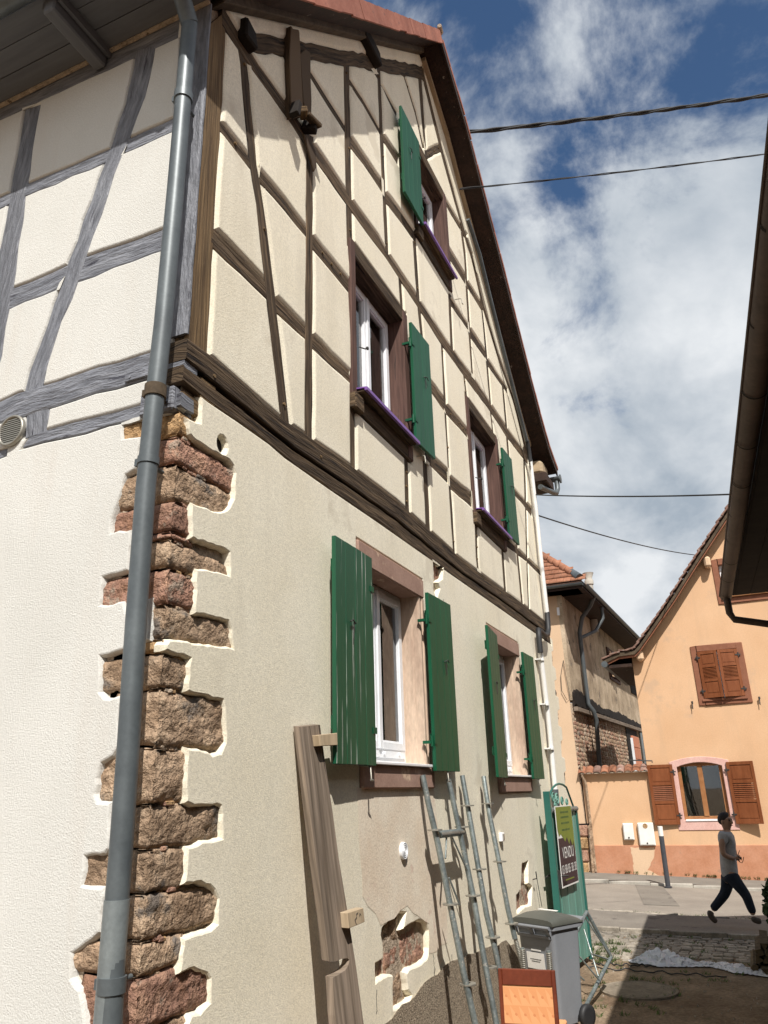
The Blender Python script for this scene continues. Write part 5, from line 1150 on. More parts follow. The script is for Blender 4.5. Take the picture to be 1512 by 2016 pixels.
# doorways under the ledge: near-black panels for the shade within, one part bricked
for r_, mt_ in ((rects[2], DKB), (rects[3], DKB)):
    mb = MB(); mb.prism([FA(r_[0], 1.9, .02), FA(r_[1], 1.9, .02), FA(r_[1], r_[3], .02), FA(r_[0], r_[3], .02)], nA*-.03); obj('doorway_shade', mb, mt_, OH)
r_ = rects[2]; ua = r_[0]+(r_[1]-r_[0])*.35
for k in range(6):
    z = 2.3+k*.42
    if z+.4 > r_[3]: break
    mb = MB(); mb.hexa([FA(ua, z, 0), FA(r_[1]-.1, z, 0), FA(r_[1]-.1, z, .09), FA(ua, z, .09), FA(ua, z+.405, 0), FA(r_[1]-.1, z+.405, 0), FA(r_[1]-.1, z+.405, .09), FA(ua, z+.405, .09)]); obj('brick', mb, BRICK, OH, .01)
mb = MB(); mb.bar(FA(ua-.12, 2.1, .06), FA(ua-.12, r_[3]-.4, .06), .08, .08); obj('door_post', mb, PVC, OH)
mb = MB(); mb.tube([FA(r_[1]+.35, 2.0, .12), FA(r_[1]+.35, zb-.2, .12)], .05, 10); obj('thin_downpipe', mb, ZINCB, OH)
# eaves and roof
ov = .75
mb = MB(); mb.hexa([FA(-.55, zE-.02, -.3), FA(-.55, zE-.02, ov), FA(-.55, zE+.12, ov), FA(-.55, zE+.12, -.3), FA(Lw, zE-.02, -.3), FA(Lw, zE-.02, ov), FA(Lw, zE+.12, ov), FA(Lw, zE+.12, -.3)]); ORF = obj('roof', mb, DARKW, OH)
mb = MB(); mb.hexa([(21.45, 7.5, zE-.02), (22.2, 7.5, zE-.02), (22.2, 7.5, zE+.12), (21.45, 7.5, zE+.12), (21.45, ys-.6, zE-.02), (22.2, ys-.6, zE-.02), (22.2, ys-.6, zE+.12), (21.45, ys-.6, zE+.12)]); obj('gable_eave', mb, DARKW, ORF)
mb = MB(); mb.tube([(21.40, 7.5, zE+.12), (21.40, ys-.75, zE+.12)], .07, 8, arc=(0, math.pi)); mb.tube([FA(-.5, zE+.10, ov+.06), FA(Lw, zE+.10, ov+.06)], .07, 8, arc=(0, math.pi)); obj('eave_gutter', mb, ZINC, ORF)
R0 = [Vector((21.42, 7.5, zE+.16)), Vector((21.42, ys-.75, zE+.16)), FA(Lw, zE+.16, ov)]; apx_ = Vector((25.5, 7.6, zE+4.2)); ap2 = Vector((36, 7.6, zE+4.2))
mb = MB(); mb.face([R0[0], R0[1], apx_]); mb.face([R0[1], R0[2], ap2, apx_]); obj('roof_slope', mb, TILEB, ORF)
# tile rows on the visible hip
e0, e1 = R0[0], R0[1]; up_ = (apx_-R0[1])
cnt = 0
for rrow in range(9):
    t0 = rrow*.045; s0 = e1+up_*t0; s1 = e1+up_*(t0+.055); 
    for k in range(9):
        yk = .205*k
        p0 = Vector((s0.x, s0.y+.02+yk+(.1 if rrow % 2 else 0), s0.z+.03)); p1 = Vector((s1.x, p0.y, s1.z+.01))
        mb = MB(); mb.hexa([p0+Vector((-.03, -.1, .02)), p0+Vector((-.03, .098, .02)), p0+Vector((-.03, .098, .05)), p0+Vector((-.03, -.1, .05)), p1+Vector((0, -.1, .0)), p1+Vector((0, .098, .0)), p1+Vector((0, .098, .03)), p1+Vector((0, -.1, .03))])
        if p0.y < 6.2: obj('roof_tile', mb, TILEO, ORF); cnt += 1
for k in range(11):
    p = R0[1].lerp(apx_, .02+k*.045); q = R0[1].lerp(apx_, .02+(k+1)*.045+.01); mb = MB(); mb.tube([p+Vector((0, 0, .05)), q+Vector((0, 0, .09))], [.13, .10], 8); obj('hip_tile', mb, ZINC if k == 0 else TILEO, ORF)
# downpipes
mb = MB(); mb.tube([FA(1.0, zE+.06, ov), FA(1.3, zE-.15, ov-.2), FA(1.4, zE-.45, .25), FA(1.4, zE-.9, .12), FA(1.45, zb+.1, .12), FA(1.5, zb-.12, .24), FA(1.65, zb-.35, .26), FA(1.65, 1.6, .14)], .065, 12); obj('downpipe', mb, ZINC, OH, label='grey downpipe stepping round the ledge')
mb = MB(); mb.tube([FA(2.3, zE+.0, ov-.05), FA(2.35, zE-.35, ov-.05), FA(2.2, zE-.75, ov-.3), FA(1.45, zE-1.05, .12)], .055, 10); obj('branch_pipe', mb, ZINC, OH)
p = XP(1099, 1203, 21.9); mb = MB(); mb.tube([p+Vector((0, 0, .1)), p-Vector((0, 0, .12))], .04, 8); obj('insulator', mb, PVC, OH)
mb = MB(); c_ = [XP(x_, y_, 21.95) for x_, y_ in ((1109, 1300), (1104, 1330), (1106, 1360), (1116, 1378), (1122, 1372), (1114, 1330), (1109, 1300))]; mb.tube(c_, .008, 5); obj('loose_wire', mb, IRON, OH)
CHM = FA(3.6, 0, -.5); pc_ = apx(1163, 1190)
d_ = ray(1163, 1190); tt_ = 24.5/d_.x; P = E0+d_*tt_; base = E0+ray(1166, 1150)*tt_
pbot = E0+ray(1168, 1198)*(26/ray(1168, 1198).x); ptop = E0+ray(1160, 1150)*(26/ray(1160, 1150).x)
mb = MB(); mb.tube([Vector((ptop.x, ptop.y, pbot.z-.8)), Vector((ptop.x, ptop.y, ptop.z+.0))], .12, 12); st_ = obj('stove_pipe', mb, KERB, ORF)
mb = MB(); mb.tube([Vector((ptop.x, ptop.y, ptop.z-.02)), Vector((ptop.x, ptop.y, ptop.z+.12)), Vector((ptop.x, ptop.y, ptop.z+.18)), Vector((ptop.x, ptop.y, ptop.z+.38))], [.15, .15, .11, .19], 12); obj('cowl', mb, KERB, st_)

# ================================================================== DARK-EAVED BUILDING ON THE RIGHT
DH = thing('dark_eaved_building', (8, -1.6, 0), 'building in deep shade with a brown half-round gutter and eaves coloured near-black for shade', 'building')
EA, EB = Vector((-4.0, -.995, 4.76)), Vector((12.2, -.175, 4.76)); de = (EB-EA).normalized(); ne = Vector((-de.y, de.x, 0)).normalized()    # ne points to the lane
FE = lambda u, v, d: EA+de*u+ne*d+Vector((0, 0, v))
LE = (EB-EA).length
def ebox(mb_, u0, u1, v0, v1, d0, d1): mb_.hexa([FE(u0, v0, d0), FE(u0, v0, d1), FE(u0, v1, d1), FE(u0, v1, d0), FE(u1, v0, d0), FE(u1, v0, d1), FE(u1, v1, d1), FE(u1, v1, d0)])
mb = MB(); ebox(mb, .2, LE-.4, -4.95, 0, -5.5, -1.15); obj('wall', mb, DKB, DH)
mb = MB(); mb.hexa([FE(0, .02, -.10), FE(LE, .02, -.10), FE(LE, .10, -.10), FE(0, .10, -.10), FE(0, 3.4, -5.5), FE(LE, 3.4, -5.5), FE(LE, 3.5, -5.5), FE(0, 3.5, -5.5)]); mb.hexa([FE(0, 3.4, -5.5), FE(LE, 3.4, -5.5), FE(LE, 3.5, -5.5), FE(0, 3.5, -5.5), FE(0, 0, -11), FE(LE, 0, -11), FE(LE, .1, -11), FE(0, .1, -11)]); DR = obj('roof', mb, TILEB, DH)
for k in range(5): mb = MB(); ebox(mb, 0, LE, -.03-.001*(k % 2), 0, -.12-.21*(k+1)+.006, -.12-.21*k); obj('soffit_board', mb, DKB, DR)  # soffit shade is put into the near-black board colour
mb = MB(); ebox(mb, 0, LE, -.03, .12, -.118, -.09); obj('fascia_board', mb, DKB, DR)
g0, g1 = FE(.0, -.02, 0), FE(LE, -.02, 0)
mb = MB(); N_ = 40; rows = []
for i in range(N_+1):
    c_ = g0.lerp(g1, i/N_); sag = .012*math.sin(i*.55)
    rows.append([c_+ne*(.085*math.cos(t_))+Vector((0, 0, -.085*math.sin(t_)+sag)) for t_ in [math.pi*q/14 for q in range(15)]])
mb.grid(rows, True); mb.grid([[p+Vector((0, 0, .004))-(p-g0.lerp(g1, i/N_))*.06 for p in r_] for i, r_ in enumerate(rows)], True); mb.tube([FE(0, -.02, .088), FE(LE, -.02, .088)], .011, 8); mb.face(rows[-1]); GT = obj('gutter', mb, GUTT, DR)
u = 1.2
while u < LE:
    c_ = FE(u, -.02, 0); r_ = .091
    mb = MB(); mb.grid([[c_+de*o_+ne*(r_*math.cos(t_))+Vector((0, 0, -r_*math.sin(t_))) for t_ in [math.pi*q/14 for q in range(15)]] for o_ in (-.012, .012)], True); obj('gutter_bracket', mb, DKB, GT); u += .92
sp_ = [FE(LE-.12, -.09, 0), FE(LE-.10, -.34, -.01), FE(LE-.08, -.46, -.06), FE(LE-.04, -.62, -1.15), FE(LE-.04, -4.9, -1.10)]
sp_ = [FE(LE-.12, -.08, 0), FE(LE-.11, -.30, 0), FE(LE-.10, -.40, -.05), FE(LE-.08, -.50, -.45), FE(LE-.06, -.66, -1.06), FE(LE-.05, -.9, -1.09), FE(LE-.05, -4.9, -1.09)]
mb = MB(); mb.tube(sp_, .05, 12); obj('downpipe', mb, GUTT, DR)

# ================================================================== CABLES
def cable(a, b, sag, r_, strands, label):
    a, b = Vector(a), Vector(b); mb_ = MB(); L_ = (b-a).length; n = 90; d = (b-a).normalized(); s1 = d.cross(Vector((0, 0, 1))).normalized(); s2 = s1.cross(d)
    for k in range(strands):
        pts = []
        for i in range(n+1):
            t = i/n; p = a.lerp(b, t)-Vector((0, 0, sag*4*t*(1-t))); th = t*L_*3.2+k*2*math.pi/strands; rr = r_*(.62 if strands > 1 else 0)*(1+.35*math.sin(i*.7+k)); pts.append(p+s1*rr*math.cos(th)+s2*rr*math.sin(th))
        mb_.tube(pts, r_*(.6 if strands > 1 else 1), 6)
    return obj('overhead_cable', mb_, ROPE, None, label=label, cat='cable')
cable(E0+ray(893, 263)*11.5, E0+ray(1560, 180)*13, .05, .028, 3, 'thick twisted overhead cable, highest in the sky')
cable(W(905, 372, 2.14), E0+ray(1545, 298)*11, .03, .011, 2, 'second twisted cable from the verge with a loop at its end')
mb = MB()
cable(W(1052, 974, 2.42), E0+ray(1445, 973)*9.2, .03, .011, 1, 'thin level cable just below the eave spout')
cable(W(1054, 1013, 2.44), XP(1372, 1093, 23.0),   .10, .012, 1, 'lowest sagging cable running to the peach gable')

# ================================================================== GATE, SIGN
GN, GF = Vector((10.28, 2.34, 0)), Vector((11.60, 2.25, 0)); dg = (GF-GN).normalized(); ng = Vector((dg.y, -dg.x, 0)); LG = (GF-GN).length
FGT = lambda u, v, d: GN+dg*u+ng*d+Vector((0, 0, v))
GATE = thing('metal_gate', GN, 'teal painted sheet metal gate leaf with scrolled top, open against the wall', 'gate')
def gb(mb_, u0, u1, v0, v1, d0, d1): mb_.hexa([FGT(u0, v0, d0), FGT(u0, v0, d1), FGT(u1, v0, d1), FGT(u1, v0, d0), FGT(u0, v1, d0), FGT(u0, v1, d1), FGT(u1, v1, d1), FGT(u1, v1, d0)])
mb = MB(); gb(mb, -.025, .025, .06, 2.10, -.035, .045); obj('stile', mb, TEALD, GATE, .004)
mb = MB(); gb(mb, LG-.06, LG, .02, 1.88, -.02, .03); obj('stile', mb, TEALD, GATE, .004)
npn = 8
for k in range(npn):
    a_, b_ = .035+(LG-.10)*k/npn+.004, .035+(LG-.10)*(k+1)/npn-.004; mb = MB(); gb(mb, a_, b_, .07, 1.84, -.008, .010+.004*(k % 2)); obj('sheet_panel', mb, TEAL, GATE, .004)
for z in (.10, .95, 1.80): mb = MB(); gb(mb, .03, LG-.06, z, z+.04, -.03, -.01); obj('rail', mb, TEALD, GATE)
mb = MB(); mb.tube([FGT(.05, 1.875, .02), FGT(LG-.02, 1.865, .02)], .032, 10); obj('top_tube', mb, GALV, GATE)
mb = MB(); mb.tube([FGT(u_, v_, .02) for u_, v_ in [(.03+.55*(1-math.cos(t_))/1, 1.95+.24*math.sin(t_)) for t_ in [math.pi*.5*q/10*2 for q in range(8)]]]+[FGT(1.15, 1.90, .02)], .014, 8); obj('scroll_arch', mb, TEALD, GATE)
def scroll(cu, cv, r_, turns, flip=1):
    mb_ = MB(); pts = []
    for i in range(26): t = i/25; th = t*turns*2*math.pi; rr = r_*(1-.75*t); pts.append(FGT(cu+flip*rr*math.cos(th), cv+rr*math.sin(th), .02))
    mb_.tube(pts, .010, 6); obj('scroll', mb_, TEAL, GATE)
for cu, cv, r_, fl in ((.22, 2.02, .07, 1), (.40, 2.00, .08, -1), (.62, 1.97, .06, 1), (.85, 1.95, .05, -1), (.30, 1.93, .05, -1)): scroll(cu, cv, r_, 1.6, fl)
mb = MB(); gb(mb, .06, .16, .98, 1.18, .012, .05); mb.tube([FGT(.11, 1.12, .05), FGT(.11, 1.12, .11), FGT(.24, 1.11, .11)], .010, 8); mb.tube([FGT(.11, 1.12, -.03), FGT(.11, 1.12, -.10), FGT(-.02, 1.11, -.10)], .010, 8); obj('lock_and_handle', mb, IRON, GATE)
for z in (.3, 1.6): mb = MB(); mb.tube([FGT(LG+.01, z, 0), FGT(LG+.01, z+.12, 0)], .02, 8); obj('hinge', mb, IRON, GATE)
SG = thing('sale_sign', FGT(.1, 1.2, .05), 'lime and aubergine estate agent board reading VENDU hung on the gate', 'sign')
def sgb(mb_, u0, u1, v0, v1, d0, d1): gb(mb_, u0, u1, v0, v1, d0, d1)
su0, su1, sv0, sv1 = .10, .86, .98, 1.92
mb = MB(); sgb(mb, su0, su1, sv0, sv1, .060, .066); obj('board', mb, PAPER, SG)
mb = MB(); sgb(mb, su0+.015, su1-.015, sv0+.02, sv1-.38, .066, .0675); obj('lower_print', mb, AUBER, SG)
mb = MB(); pts = [(su0+.015, sv1-.012), (su1-.015, sv1-.012), (su1-.015, sv1-.56), (su1-.07, sv1-.44), (su1-.12, sv1-.50), (su1-.20, sv1-.40), (su1-.27, sv1-.47), (su1-.36, sv1-.38), (su1-.45, sv1-.43), (su0+.14, sv1-.33), (su0+.06, sv1-.36), (su0+.015, sv1-.28)]
mb.prism([FGT(u_, v_, .0675) for u_, v_ in pts], ng*.0015); obj('upper_print', mb, LIME, SG)
def text_on(txt, u0, v0, h_, wmax, d, mt_, parent, name='lettering', F=FGT, U=None, Vv=Vector((0, 0, 1)), Nn=None):
    cu = bpy.data.curves.new(name, 'FONT'); cu.body = txt; cu.size = 1; to = bpy.data.objects.new(name, cu); C.objects.link(to); bpy.context.view_layer.update()
    me = bpy.data.meshes.new_from_object(to.evaluated_get(bpy.context.evaluated_depsgraph_get())); bpy.data.objects.remove(to)
    xs = [v.co.x for v in me.vertices]; ys_ = [v.co.y for v in me.vertices]; x0, x1, y0, y1 = min(xs), max(xs), min(ys_), max(ys_)
    sx, sy = wmax/(x1-x0), h_/(y1-y0); mb_ = MB()
    for p_ in me.polygons: mb_.face([F(u0+(me.vertices[i].co.x-x0)*sx, v0+(me.vertices[i].co.y-y0)*sy, d) for i in p_.vertices])
    return obj(name, mb_, mt_, parent)
text_on('VENDU', su0+.13, 1.30, .13, .52, .0695, PAPER, SG); text_on('03 88 85 38 38', su0+.045, 1.13, .10, .67, .0695, PAPER, SG); text_on('ABRI', su0+.22, 1.72, .10, .36, .0705, GREEN, SG) if 0 else None
mb = MB()
for z in (1.83, 1.77, 1.70, 1.62): gb(mb, su0+.2, su1-.18, z, z+.022, .0692, .0702)
obj('faded_print', mb, GRASS, SG); mb = MB(); gb(mb, su0+.16, su1-.2, 1.05, 1.065, .0692, .0698); obj('small_print', mb, LIME, SG)

# ================================================================== WHEELIE BIN
bc = Vector((8.16, 1.92, 0)); bf = Vector((-.885, .466, 0)).normalized(); bs = Vector((.466, .885, 0)).normalized()      # front normal (towards camera), width direction (towards the wall)
FB = lambda u, v, d: bc+bs*u+Vector((0, 0, v))-bf*d           # u across, v up, d depth away from the camera
BN = thing('wheelie_bin', bc-bf*.25+bs*.24, 'grey two-wheeled rubbish bin with a dark lid and a white label', 'rubbish bin')
mb = MB(); rows = []
for v_, ins in ((.05, .05), (.10, .045), (.84, .01), (.85, -.012), (.885, -.012)):
    r_ = .04; pts = []
    for cu, cd, a0_ in ((ins+r_, ins*1.1+r_, 180), (.48-ins-r_, ins*1.1+r_, 270), (.48-ins-r_, .42-ins*.6-r_, 0), (ins+r_, .42-ins*.6-r_, 90)):
        for q in range(5): th = R(a0_+90*q/4); pts.append(FB(cu+r_*math.cos(th), v_, cd+r_*math.sin(th)))
    rows.append(pts)
mb.grid(rows, False, True); mb.face(rows[0]); obj('body', mb, BIN, BN)
mb = MB(); rows = []
for t in range(9):
    d = -.02+.46*t/8; hh = .90+.085*math.sin(math.pi*min(1, .12+t/8*.88))**.7; rows.append([FB(-.02, .888, d), FB(-.02, .905, d)]+[FB(.24+.255*math.cos(math.pi-math.pi*q/10), .905+(hh-.905)*math.sin(math.pi*q/10)**.5, d) for q in range(1, 10)]+[FB(.50, .905, d), FB(.50, .888, d)])
mb.grid(rows, True); mb.face(rows[0]); mb.face(rows[-1]); LID = obj('lid', mb, BINL, BN)
mb = MB(); mb.hexa([FB(-.01, .86, .40), FB(.49, .86, .40), FB(.49, .90, .40), FB(-.01, .90, .40), FB(-.01, .88, .47), FB(.49, .88, .47), FB(.49, .93, .47), FB(-.01, .93, .47)]); obj('lid_lip', mb, BIN, LID)
mb = MB(); mb.hexa([FB(.13, .985, .22), FB(.36, .985, .22), FB(.36, .986, .26), FB(.13, .986, .26), FB(.13, .991, .22), FB(.36, .991, .22), FB(.36, .991, .26), FB(.13, .991, .26)]); obj('lid_sticker', mb, PAPER, LID)
mb = MB(); mb.tube([FB(.0, .875, -.05), FB(.48, .875, -.05)], .016, 10); obj('handle_bar', mb, BIN, BN)
for u_ in (.03, .24, .45): mb = MB(); mb.hexa([FB(u_-.012, .80, 0), FB(u_+.012, .80, 0), FB(u_+.012, .80, -.01), FB(u_-.012, .80, -.01), FB(u_-.012, .87, .0), FB(u_+.012, .87, .0), FB(u_+.012, .87, -.06), FB(u_-.012, .87, -.06)]); obj('handle_bracket', mb, BIN, BN)
mb = MB(); mb.hexa([FB(.035, .775, -.012), FB(.445, .775, -.012), FB(.445, .775, .02), FB(.035, .775, .02), FB(.035, .80, -.02), FB(.445, .80, -.02), FB(.445, .80, .02), FB(.035, .80, .02)]); obj('moulded_rib', mb, BIN, BN)
tl_ = lambda v: .05-.05*(v-.1)/.74                                   # the front leans
mb = MB(); lb_ = lambda u, v, e_: FB(u, v, .05-.04*(v-.1)/.74-.004-e_)
mb.hexa([lb_(.15, .50, 0), lb_(.37, .50, 0), lb_(.37, .50, .003), lb_(.15, .50, .003), lb_(.15, .64, 0), lb_(.37, .64, 0), lb_(.37, .64, .003), lb_(.15, .64, .003)]); obj('white_label', mb, PAPER, BN)
FLB = lambda u, v, d: lb_(.48-u, v, d)
text_on('TRI SELECTIF', .48-.34, .575, .016, .15, .005, IRON, BN, F=lambda u, v, d: lb_(.48-(u), v, d)) if 0 else None
mb = MB()
for k, (a_, b_) in enumerate(((.19, .33), (.205, .31))):
    u_ = a_
    while u_ < b_: wd = random.uniform(.006, .016); mb.hexa([lb_(u_, .578-.018*k, .004), lb_(u_+wd, .578-.018*k, .004), lb_(u_+wd, .578-.018*k, .0045), lb_(u_, .578-.018*k, .0045), lb_(u_, .586-.018*k, .004), lb_(u_+wd, .586-.018*k, .004), lb_(u_+wd, .586-.018*k, .0045), lb_(u_, .586-.018*k, .0045)]); u_ += wd+.004
obj('label_print', mb, IRON, BN)
mb = MB()
for k in range(9): u_ = .185+.014*k; mb.hexa([lb_(u_, .655, 0), lb_(u_+.009, .655, 0), lb_(u_+.009, .655, .003), lb_(u_, .655, .003), lb_(u_, .668, 0), lb_(u_+.009, .668, 0), lb_(u_+.009, .668, .003), lb_(u_, .668, .003)])
obj('embossed_mark', mb, PAPER, BN)
for u_ in (-.01, .49):
    mb = MB(); c_ = FB(u_, .10, .37); rows = []
    for o_, rr in ((-.025, .06), (-.025, .095), (.0, .10), (.025, .095), (.025, .06)): rows.append([c_+bs*o_+Vector((0, 0, rr*math.cos(2*math.pi*q/24)))+bf*rr*math.sin(2*math.pi*q/24) for q in range(24)])
    mb.grid(rows, True, True); mb.face(rows[0]); mb.face(rows[-1]); obj('wheel', mb, BLACK, BN)

# ================================================================== CHAIR WITH TWO SCREW JACKS ON ITS SEAT
ca_, cb_ = Vector((6.35, 1.935, 0)), Vector((6.39, 1.515, 0)); dc = (cb_-ca_).normalized(); nc = Vector((dc.y, -dc.x, 0)); nc = -nc if nc.x > 0 else nc; wc = (cb_-ca_).length
FC = lambda u, v, d: ca_+dc*u+Vector((0, 0, v))+nc*(d-.0-.06*(v-.45))
CH = thing('chair', ca_.lerp(cb_, .5)-nc*.2, 'mahogany chair with orange rhombus patterned back, seen from behind', 'chair')
def cbx(mb_, u0, u1, v0, v1, d0, d1): mb_.hexa([FC(u0, v0, d0), FC(u1, v0, d0), FC(u1, v0, d1), FC(u0, v0, d1), FC(u0, v1, d0), FC(u1, v1, d0), FC(u1, v1, d1), FC(u0, v1, d1)])
zt_ = .865
for u0, u1 in ((0, .028), (wc-.028, wc)): mb = MB(); cbx(mb, u0, u1, 0, zt_-.001, -.0, .03); obj('leg', mb, MAHOG, CH, .004)
mb = MB(); cbx(mb, .028, wc-.028, zt_-.105, zt_, .001, .029); obj('top_rail', mb, MAHOG, CH, .005)
mb = MB(); cbx(mb, .028, wc-.028, .47, .52, .001, .029); obj('lower_rail', mb, MAHOG, CH, .004)
mb = MB(); mb.face([FC(.028, .52, .020), FC(wc-.028, .52, .020), FC(wc-.028, zt_-.105, .020), FC(.028, zt_-.105, .020)], [(0, 0), (wc-.056, 0), (wc-.056, .265), (0, .265)]); mb.face([FC(.028, .52, .006), FC(wc-.028, .52, .006), FC(wc-.028, zt_-.105, .006), FC(.028, zt_-.105, .006)], [(0, 0), (wc-.056, 0), (wc-.056, .265), (0, .265)]); obj('back_upholstery', mb, UPH, CH)
mb = MB(); cbx(mb, .0, wc, .41, .46, -.42, -.0); obj('seat', mb, UPH, CH, .01)
for u0 in (.0, wc-.03): mb = MB(); mb.hexa([FC(u0, 0, -.42), FC(u0+.03, 0, -.42), FC(u0+.03, 0, -.39), FC(u0, 0, -.39), FC(u0, .41, -.42), FC(u0+.03, .41, -.42), FC(u0+.03, .41, -.39), FC(u0, .41, -.39)]); obj('leg', mb, MAHOG, CH)
def jack(base, top_, label):
    base, top_ = Vector(base), Vector(top_); d = (top_-base); L_ = d.length; d.normalize(); t = thing('screw_jack', base, label, 'screw jack', 'scaffold screw jacks')
    mb_ = MB(); mb_.tube([base, top_], .0165, 12); obj('spindle', mb_, GALV, t)
    a = d.cross(Vector((1, 0, 0))).normalized(); b = d.cross(a); mb_ = MB(); n = int(L_/.013); pts = []
    for i in range(n*10): th = 2*math.pi*i/10; pts.append(base+d*(.013*i/10)+a*.019*math.cos(th)+b*.019*math.sin(th))
    mb_.tube(pts, .0042, 5); obj('thread', mb_, STEEL, t)
    mb_ = MB(); mb_.tube([base+d*.0, base+d*.006], .06, 4); obj('foot_plate', mb_, GALV, t); return t
j0 = XP(1028, 1866, 6.56); jack((6.58, j0.y-.005, .462), (6.56, j0.y, j0.z), 'rusty threaded jack standing left behind the chair back')
j1 = XP(1080, 1872, 6.56); jack((6.58, j1.y+.01, .462), (6.56, j1.y, j1.z), 'rusty threaded jack standing right behind the chair back')

# ================================================================== LEANING PLANK
def on_lean(px_, py_, D0, D1, z0, z1):
    """point on a line of sight at a stand-off from the gable wall that shrinks with height"""
    D = .2
    for _ in range(12): P_ = W(px_, py_, 2.5-D); D = D0+(D1-D0)*(P_.z-z0)/(z1-z0)
    return W(px_, py_, 2.5-D)
PL = thing('leaning_plank', (4.9, 2.0, 0), 'long weathered grey plank with two wooden cleats leaning on the gable', 'plank')
pl = lambda x, y: on_lean(x, y, .42, .06, 0, 2.5)
out_l = [(590, 1431), (606, 1560), (622, 1690), (637, 1800), (648, 1893)]; notch = [(660, 1893), (672, 1888), (684, 1886), (688, 1890), (686, 1900), (680, 1910), (668, 1918), (655, 1925)]
out_b = [(660, 2000), (671, 2100), (684, 2260)]; out_r = [(746, 2240), (731, 2110), (716, 2016), (702, 1910), (685, 1800), (667, 1690), (655, 1600), (640, 1500), (630, 1427)]
poly = [pl(*p) for p in out_l+notch+out_b+out_r]; cen = sum(poly, Vector((0, 0, 0)))/len(poly)
mb = MB(); th = Vector((0, .045, .006))
va = (poly[0]-poly[len(out_l)+len(notch)]).normalized()
def uvp(p): q_ = p-cen; return (q_.dot(va), q_.dot(Vector((1, 0, 0))))
from mathutils.geometry import tessellate_polygon
for tri in tessellate_polygon([[Vector((p.x, p.z, 0)) for p in poly]]): f_ = [poly[i] for i in tri]; mb.face(f_, [uvp(p) for p in f_]); mb.face([p+th for p in reversed(f_)], [uvp(p) for p in reversed(f_)])
for k in range(len(poly)): a, b = poly[k-1], poly[k]; mb.face([a, b, b+th, a+th], [uvp(a), uvp(b), (uvp(b)[0], uvp(b)[1]+.05), (uvp(a)[0], uvp(a)[1]+.05)])
obj('board', mb, PLANK, PL)
def cleat(quad):
    P_ = [pl(*p) for p in quad]; off = Vector((-.012, -.055, 0)); mb_ = MB(); mb_.hexa([P_[0], P_[1], P_[1]+off, P_[0]+off, P_[3], P_[2], P_[2]+off, P_[3]+off]); return obj('cleat', mb_, NEWW, PL, .003), P_, off
cleat([(617, 1470), (652, 1468), (651, 1444), (614, 1448)]); o, P_, off = cleat([(672, 1827), (704, 1814), (701, 1786), (669, 1796)])
mb = MB(); q0 = lambda a_, b_: P_[0]*(1-a_)*(1-b_)+P_[1]*a_*(1-b_)+P_[2]*a_*b_+P_[3]*(1-a_)*b_+off+Vector((-.001, -.003, 0))
for ln in ([(.45, .05), (.38, .4), (.52, .55), (.5, .75), (.62, .8)], [(.68, .55), (.72, .72), (.78, .55)]): mb.tube([q0(*p) for p in ln], .0016, 5)
obj('pencil_scribble', mb, IRON, o)

# ================================================================== SCAFFOLD FRAMES LEANING ON THE WALL
sl = lambda x, y: on_lean(x, y, .43, .06, 0, 2.26)
def scaf_tube(pts, t, r_=.0242):
    mb_ = MB(); mb_.tube([sl(*p) for p in pts], r_, 14); return obj('standard', mb_, GALV, t)
def collar(x, y, t):
    p = sl(x, y); mb_ = MB(); rows = [[p+Vector((rr*math.cos(2*math.pi*k/8)+.0, rr*math.sin(2*math.pi*k/8), h_)) for k in range(8)] for rr, h_ in ((.024, -.006), (.066, -.005), (.066, .005), (.024, .008))]
    mb_.grid(rows, False, True); obj('rosette_collar', mb_, STEEL, t)
def rod(a, b, t, r_=.008): mb_ = MB(); mb_.tube([sl(*a), sl(*b)], r_, 8); obj('brace_rod', mb_, GALV, t)
S1 = thing('scaffold_frame', (6.9, 2.05, 0), 'steel scaffold frame with cross tube leaning nearest the plank', 'scaffold frame', 'scaffold frames leaning on the gable')
scaf_tube([(832, 1526), (842, 1575), (862, 1660), (888, 1790), (912, 1912), (932, 2000), (958, 2120), (985, 2260)], S1); scaf_tube([(883, 1534), (895, 1590), (912, 1670), (933, 1770), (948, 1860), (962, 1935), (980, 2030), (1005, 2170)], S1)
for p in ((856, 1634), (887, 1780), (921, 1937), (909, 1628), (931, 1763), (964, 1904)): collar(*p, S1)
mb = MB(); mb.tube([sl(864, 1643), sl(910, 1638)], .03, 12); obj('cross_tube', mb, GALV, S1)
rod((879, 1648), (877, 1690), S1); rod((891, 1650), (921, 1716), S1); rod((884, 1728), (905, 1782), S1)
S2 = thing('scaffold_frame', (7.8, 2.05, 0), 'pair of coupled scaffold standards leaning next to the bin', 'scaffold frame', 'scaffold frames leaning on the gable')
scaf_tube([(910, 1527), (923, 1600), (943, 1715), (958, 1800), (975, 1870), (992, 1950), (1010, 2050), (1024, 2140)], S2); scaf_tube([(952, 1529), (963, 1600), (983, 1700), (1000, 1790), (1014, 1848)], S2)
for p in ((920, 1586), (944, 1711), (970, 1845), (960, 1582), (984, 1696), (1007, 1818)): collar(*p, S2)
jb = sl(1014, 1846); jt = sl(1032, 1915)
mb = MB(); mb.tube([jb, jt, sl(1050, 1990)], .0165, 10); obj('spindle', mb, GALV, S2)
d = (jt-jb).normalized(); a = d.cross(Vector((1, 0, 0))).normalized(); b = d.cross(a); mb = MB(); mb.tube([jb+d*(.013*i/10)+a*.019*math.cos(2*math.pi*i/10)+b*.019*math.sin(2*math.pi*i/10) for i in range(300)], .0042, 5); obj('thread', mb, STEEL, S2)
